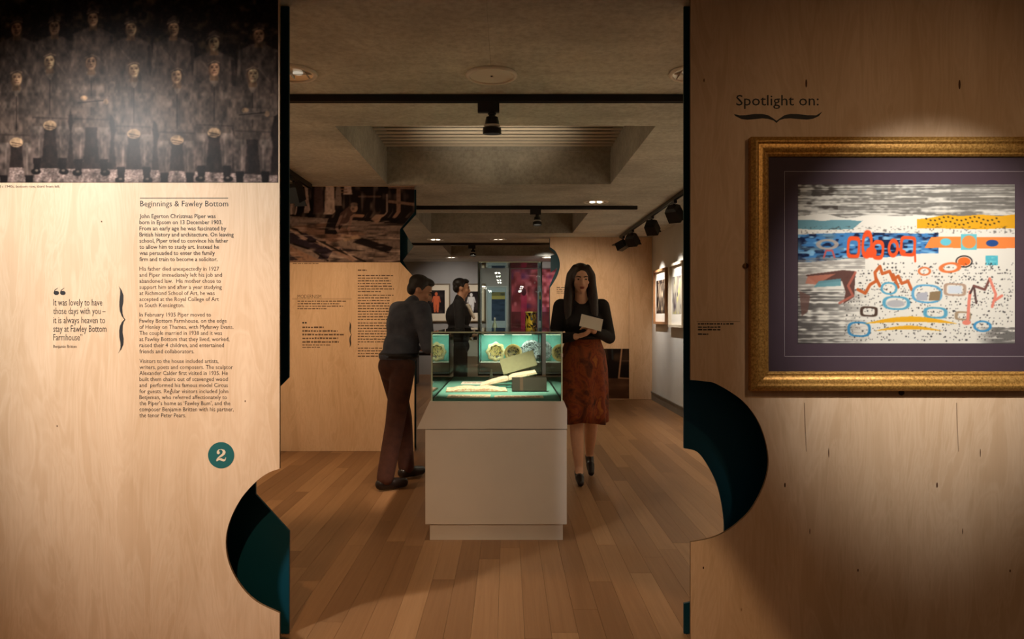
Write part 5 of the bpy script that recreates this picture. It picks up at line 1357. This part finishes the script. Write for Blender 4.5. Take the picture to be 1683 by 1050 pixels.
B.ell((0.02, 0.0, 1.10), (0.132, 0.102, 0.10)).ell((0.01, -0.01, 1.27), (0.160, 0.115, 0.15)).ell((-0.065, -0.078, 1.265), (0.068, 0.060, 0.068)).ell((0.085, -0.078, 1.265), (0.068, 0.060, 0.068))
B.cap((-0.135, 0.01, 1.39), (0.155, 0.01, 1.39), 0.062)
B.chain([((-0.155, 0.01, 1.39), 0.062), ((-0.205, 0.01, 1.13), 0.051), ((-0.07, -0.165, 1.152), 0.037)])
B.chain([((0.175, 0.01, 1.39), 0.062), ((0.235, 0.02, 1.14), 0.051), ((0.105, -0.165, 1.193), 0.037)])
remeshed(B.mb, 'knitted_top', BLKTOP, wm, 0.010, 4)
mb = MB(); rings = []; n = 56
for (z, rx, ry, am) in ((1.165, 0.134, 0.106, 0.0), (1.12, 0.142, 0.114, 0.0), (1.02, 0.176, 0.142, 0.008), (0.90, 0.192, 0.160, 0.02), (0.72, 0.196, 0.178, 0.045), (0.56, 0.192, 0.190, 0.07), (0.475, 0.190, 0.196, 0.085)):
    rings.append([Vector(wb)+Vector((0.022+rx*math.cos(2*math.pi*i/n)*(1+am*math.sin(9*2*math.pi*i/n+z*3)), ry*math.sin(2*math.pi*i/n)*(1+am*math.sin(9*2*math.pi*i/n+z*3)), z+(0.012*math.sin(3*2*math.pi*i/n) if z < 0.5 else 0))) for i in range(n)])
inner = [[Vector(wb)+Vector((0.022, 0, 0)) + (p-Vector(wb)-Vector((0.022, 0, 0)))*1.0 for p in r] for r in rings]
inner = [[Vector((p.x-(p.x-wb[0]-0.022)*0.03, p.y-(p.y-wb[1])*0.03, p.z)) for p in r] for r in rings][::-1]
mb.loft(rings+inner, True, False); mb.build('skirt', SKIRTM, wm, smooth=True)
mb = MB(); rings = [[Vector(wb)+Vector((0.022+(0.138+d)*math.cos(2*math.pi*i/40), (0.110+d)*math.sin(2*math.pi*i/40), z)) for i in range(40)] for z, d in ((1.13, 0.002), (1.132, 0.008), (1.165, 0.006), (1.168, 0.0))]
mb.loft(rings, True, False); mb.build('belt', BELT, wm, smooth=True)
# hair: skull cap and long falls either side
B = Body(wb)
hc = Vector((0.0, -0.035, 1.605))
B.ell(hc+Vector((0, 0.022, 0.038)), (0.088, 0.098, 0.094))
for s_ in (-1, 1):
    B.chain([(hc+Vector((s_*0.050, -0.045, 0.090)), 0.026), (hc+Vector((s_*0.084, -0.020, 0.03)), 0.032), (hc+Vector((s_*0.092, 0.005, -0.06)), 0.036), (hc+Vector((s_*0.098, -0.015, -0.16)), 0.040), (hc+Vector((s_*0.102, -0.045, -0.27)), 0.034), (hc+Vector((s_*0.098, -0.07, -0.37)), 0.016)])
B.chain([(hc+Vector((0, 0.07, 0.02)), 0.07), (hc+Vector((0, 0.085, -0.12)), 0.085), (hc+Vector((0, 0.10, -0.26)), 0.075), (hc+Vector((0, 0.11, -0.36)), 0.04)])
remeshed(B.mb, 'hair', HAIRW, wm, 0.009, 3)
def heel_shoe(base, heel, toe, mat, par, high=0.07):
    B = Body(base); heel = Vector(heel); toe = Vector(toe); d = (toe-heel)
    B.cap(heel+Vector((0, 0, 0.0)), heel+d*0.35+Vector((0, 0, -0.008)), 0.036, 0.035); B.cap(heel+d*0.55, toe, 0.036, 0.026); B.cap(heel+d*0.30, heel+d*0.6, 0.030, 0.032)
    hb = Vector((heel.x, heel.y-0.0, heel.z-high)); B.cap(heel+Vector((0, 0.01, -0.02)), hb+Vector((0, 0.012, 0.010)), 0.018, 0.009)
    return remeshed(B.mb, 'heeled_shoe', mat, par, 0.006, 2)
heel_shoe(wb, (-0.018, -0.07, 0.085), (-0.018, -0.215, 0.029), SHOE, wm, 0.083)
heel_shoe(wb, (0.105, 0.285, 0.145), (0.105, 0.155, 0.031), SHOE, wm, 0.075)
t = thing('booklet', 'white folded booklet in the hands of the long-haired woman', 'booklet', (0.585+0.09, 5.82-0.29, 1.26))
M = Matrix.Translation((0.585+0.055, 5.82-0.285, 1.262)) @ Matrix.Rotation(0.25, 4, 'Y') @ Matrix.Rotation(-0.5, 4, 'X')
mb = MB(); mb.obox(M, 0.17, 0.004, 0.105); mb.build('cover', PAPERW, t)
mb = MB(); mb.obox(M @ Matrix.Translation((0, 0.004, 0)), 0.165, 0.003, 0.10); mb.build('page', PAPER, t)

# ---- man leaning towards the showcase, left
mbase = (-0.845, 5.72, 0.0)
mn = thing('person', 'dark-haired person in blue-grey shirt and maroon trousers leaning over left of showcase', 'person', mbase)
def man(base, root, skin, hairm, shirt, trous, pose, tones, tie=False):
    p = pose
    B = Body(base)
    B.ell(p['pelvis'], (0.138, 0.138, 0.12)).ell(p['belly'], (0.130, 0.130, 0.15)).ell(p['chest'], (0.150, 0.150, 0.17))
    B.cap(p['sl'], p['sr'], 0.062); mid = (Vector(p['sl'])+Vector(p['sr']))/2
    hc = Vector(p['head']); B.cap(mid, hc+Vector((0, 0, -0.07)), 0.062, 0.056)
    for s_ in ('l', 'r'):
        B.chain([(p['s'+s_], 0.060), (p['e'+s_], 0.045), (p['w'+s_], 0.030)])
        hand(B, p['w'+s_], p['hf'+s_], p['hn'+s_], 1.0, 0.6, 1 if s_ == 'r' else -1)
        B.chain([(p['hip'+s_], 0.092), (p['k'+s_], 0.064), (p['a'+s_], 0.045), (Vector(p['a'+s_])+Vector((0, 0, -0.03)), 0.045)])
        B.cap(Vector(p['a'+s_])+Vector((0, 0, -0.035)), p['t'+s_], 0.040, 0.034)
    hq, hR = head(B, hc, p['look'], 1.02)
    remeshed(B.mb, 'body', skin, root, 0.0085, 3)
    face(hq, hR, root, 1.02, base, (50, 38, 30), (140, 84, 74), (34, 28, 26))
    B = Body(base)
    B.ell(p['belly'], (0.144, 0.144, 0.17)).ell(p['chest'], (0.162, 0.162, 0.18)); B.cap(p['sl'], p['sr'], 0.074)
    B.ell(Vector(p['pelvis'])+Vector((0, 0, 0.08)), (0.143, 0.143, 0.07))
    for s_ in ('l', 'r'):
        we = Vector(p['e'+s_]).lerp(Vector(p['w'+s_]), 0.86)
        B.chain([(p['s'+s_], 0.074), (p['e'+s_], 0.058), (we, 0.043)])
    B.cap(mid+Vector((0, 0, 0.02)), mid.lerp(hc, 0.38), 0.068, 0.064)
    remeshed(B.mb, 'shirt' if not tie else 'jacket', shirt, root, 0.011, 4)
    B = Body(base)
    B.ell(p['pelvis'], (0.148, 0.148, 0.125))
    for s_ in ('l', 'r'): B.chain([(p['hip'+s_], 0.097), (p['k'+s_], 0.076), (Vector(p['a'+s_])+Vector((0, 0, 0.0)), 0.066)])
    remeshed(B.mb, 'trousers', trous, root, 0.011, 4)
    R = hR; hb = Vector(base)
    B = Body(base)
    q = lambda x, y, z: hc + R @ Vector((x, y, z))
    B.ell(q(0, -0.030, 0.046), (0.083, 0.094, 0.076), R); B.ell(q(0, -0.062, -0.004), (0.074, 0.050, 0.064), R); B.ell(q(0.012, 0.032, 0.090), (0.058, 0.046, 0.030), R)
    for e_s in (-1, 1): B.ell(q(e_s*0.072, -0.004, 0.022), (0.014, 0.022, 0.036), R)
    remeshed(B.mb, 'hair', hairm, root, 0.008, 3)
    for s_ in ('l', 'r'):
        B = Body(base); a = Vector(p['a'+s_]); tt = Vector(p['t'+s_]); h0 = Vector((a.x, a.y, a.z-0.045)); d = (tt-h0)
        bk = Vector((d.x, d.y, 0)).normalized()*-0.035
        B.cap(h0+bk, h0+d*0.4, 0.044, 0.044); B.cap(h0+d*0.4, tt+Vector((0, 0, 0.002)), 0.046, 0.038); B.cap(Vector((h0.x, h0.y, h0.z))+bk*0.5, a+Vector((0, 0, 0.0)), 0.044, 0.048)
        remeshed(B.mb, 'shoe', SHOE, root, 0.008, 2)
    return mid
f45 = Vector((0.75, 0.66, 0)).normalized(); r45 = Vector((f45.y, -f45.x, 0))     # facing right and away, towards the case
def V(f, r, z): v = f45*f + r45*r; return Vector((v.x, v.y, z))
pose = dict(pelvis=V(-0.02, 0, 0.92), belly=V(0.02, 0, 1.06), chest=V(0.07, 0, 1.24), sl=V(0.10, -0.17, 1.36), sr=V(0.10, 0.17, 1.36), head=V(0.19, 0.02, 1.515), look=(0.80, 0.10, -0.42),
    el=V(0.10, -0.25, 1.09), wl=V(0.24, -0.12, 1.05), er=V(0.10, 0.25, 1.08), wr=V(0.21, 0.09, 1.05),
    hfl=f45+r45*0.4, hnl=(0, 0, -1), hfr=f45-r45*0.4, hnr=(0, 0, -1),
    hipl=V(-0.02, -0.085, 0.90), hipr=V(-0.02, 0.085, 0.90), kl=V(0.10, -0.10, 0.50), kr=V(-0.10, 0.10, 0.49),
    al=V(0.14, -0.11, 0.10), ar=V(-0.20, 0.12, 0.095), tl=V(0.30, -0.13, 0.042), tr=V(-0.05, 0.14, 0.040))
man(mbase, mn, SKINM, HAIRM, SHIRTM, TROUM, pose, None)
B = Body(mbase)
rings = []
for z, d in ((0.985, 0.0), (0.99, 0.006), (1.02, 0.006), (1.025, 0.0)):
    rings.append([Vector(mbase)+V(0.0, 0, 0)+Vector(((0.151+d)*math.cos(2*math.pi*i/36), (0.151+d)*math.sin(2*math.pi*i/36), z)) for i in range(36)])
mb = MB(); mb.loft(rings, True, False); mb.build('belt', BELT, mn, smooth=True)
# ---- suited man further back, standing sideways
sb = (-0.585, 9.0, 0.0)
su = thing('person', 'person in a black suit standing sideways far back, seen above the glass showcase', 'person', sb)
f45 = Vector((1.0, 0.12, 0)).normalized(); r45 = Vector((f45.y, -f45.x, 0))
pose = dict(pelvis=V(-0.02, 0, 0.95), belly=V(-0.01, 0, 1.12), chest=V(-0.01, 0, 1.32), sl=V(-0.01, -0.18, 1.46), sr=V(-0.01, 0.18, 1.46), head=V(0.03, 0.0, 1.665), look=(1.0, 0.15, -0.15),
    el=V(0.0, -0.26, 1.17), wl=V(0.18, -0.18, 1.08), er=V(-0.01, 0.26, 1.17), wr=V(0.18, 0.16, 1.14),
    hfl=f45, hnl=(0, 0, -1), hfr=f45-r45*0.3, hnr=(0, 0, -1),
    hipl=V(-0.01, -0.09, 0.92), hipr=V(-0.01, 0.09, 0.92), kl=V(0.02, -0.10, 0.50), kr=V(0.0, 0.10, 0.50),
    al=V(-0.02, -0.11, 0.095), ar=V(-0.04, 0.11, 0.095), tl=V(0.14, -0.12, 0.040), tr=V(0.12, 0.13, 0.040))
man(sb, su, SKINM, HAIRM, SUITM, SUITM, pose, None, True)
mb = MB(); q = Vector(sb)+V(0.10, 0.06, 1.44)
mb.tube(q, q+V(0.05, 0.0, -0.26)*1.0 if False else q+Vector((0.075, -0.02, -0.14)), 0.034, 0.018, 12, 0, True); mb.build('shirt_front', PAPERW, su, smooth=True)
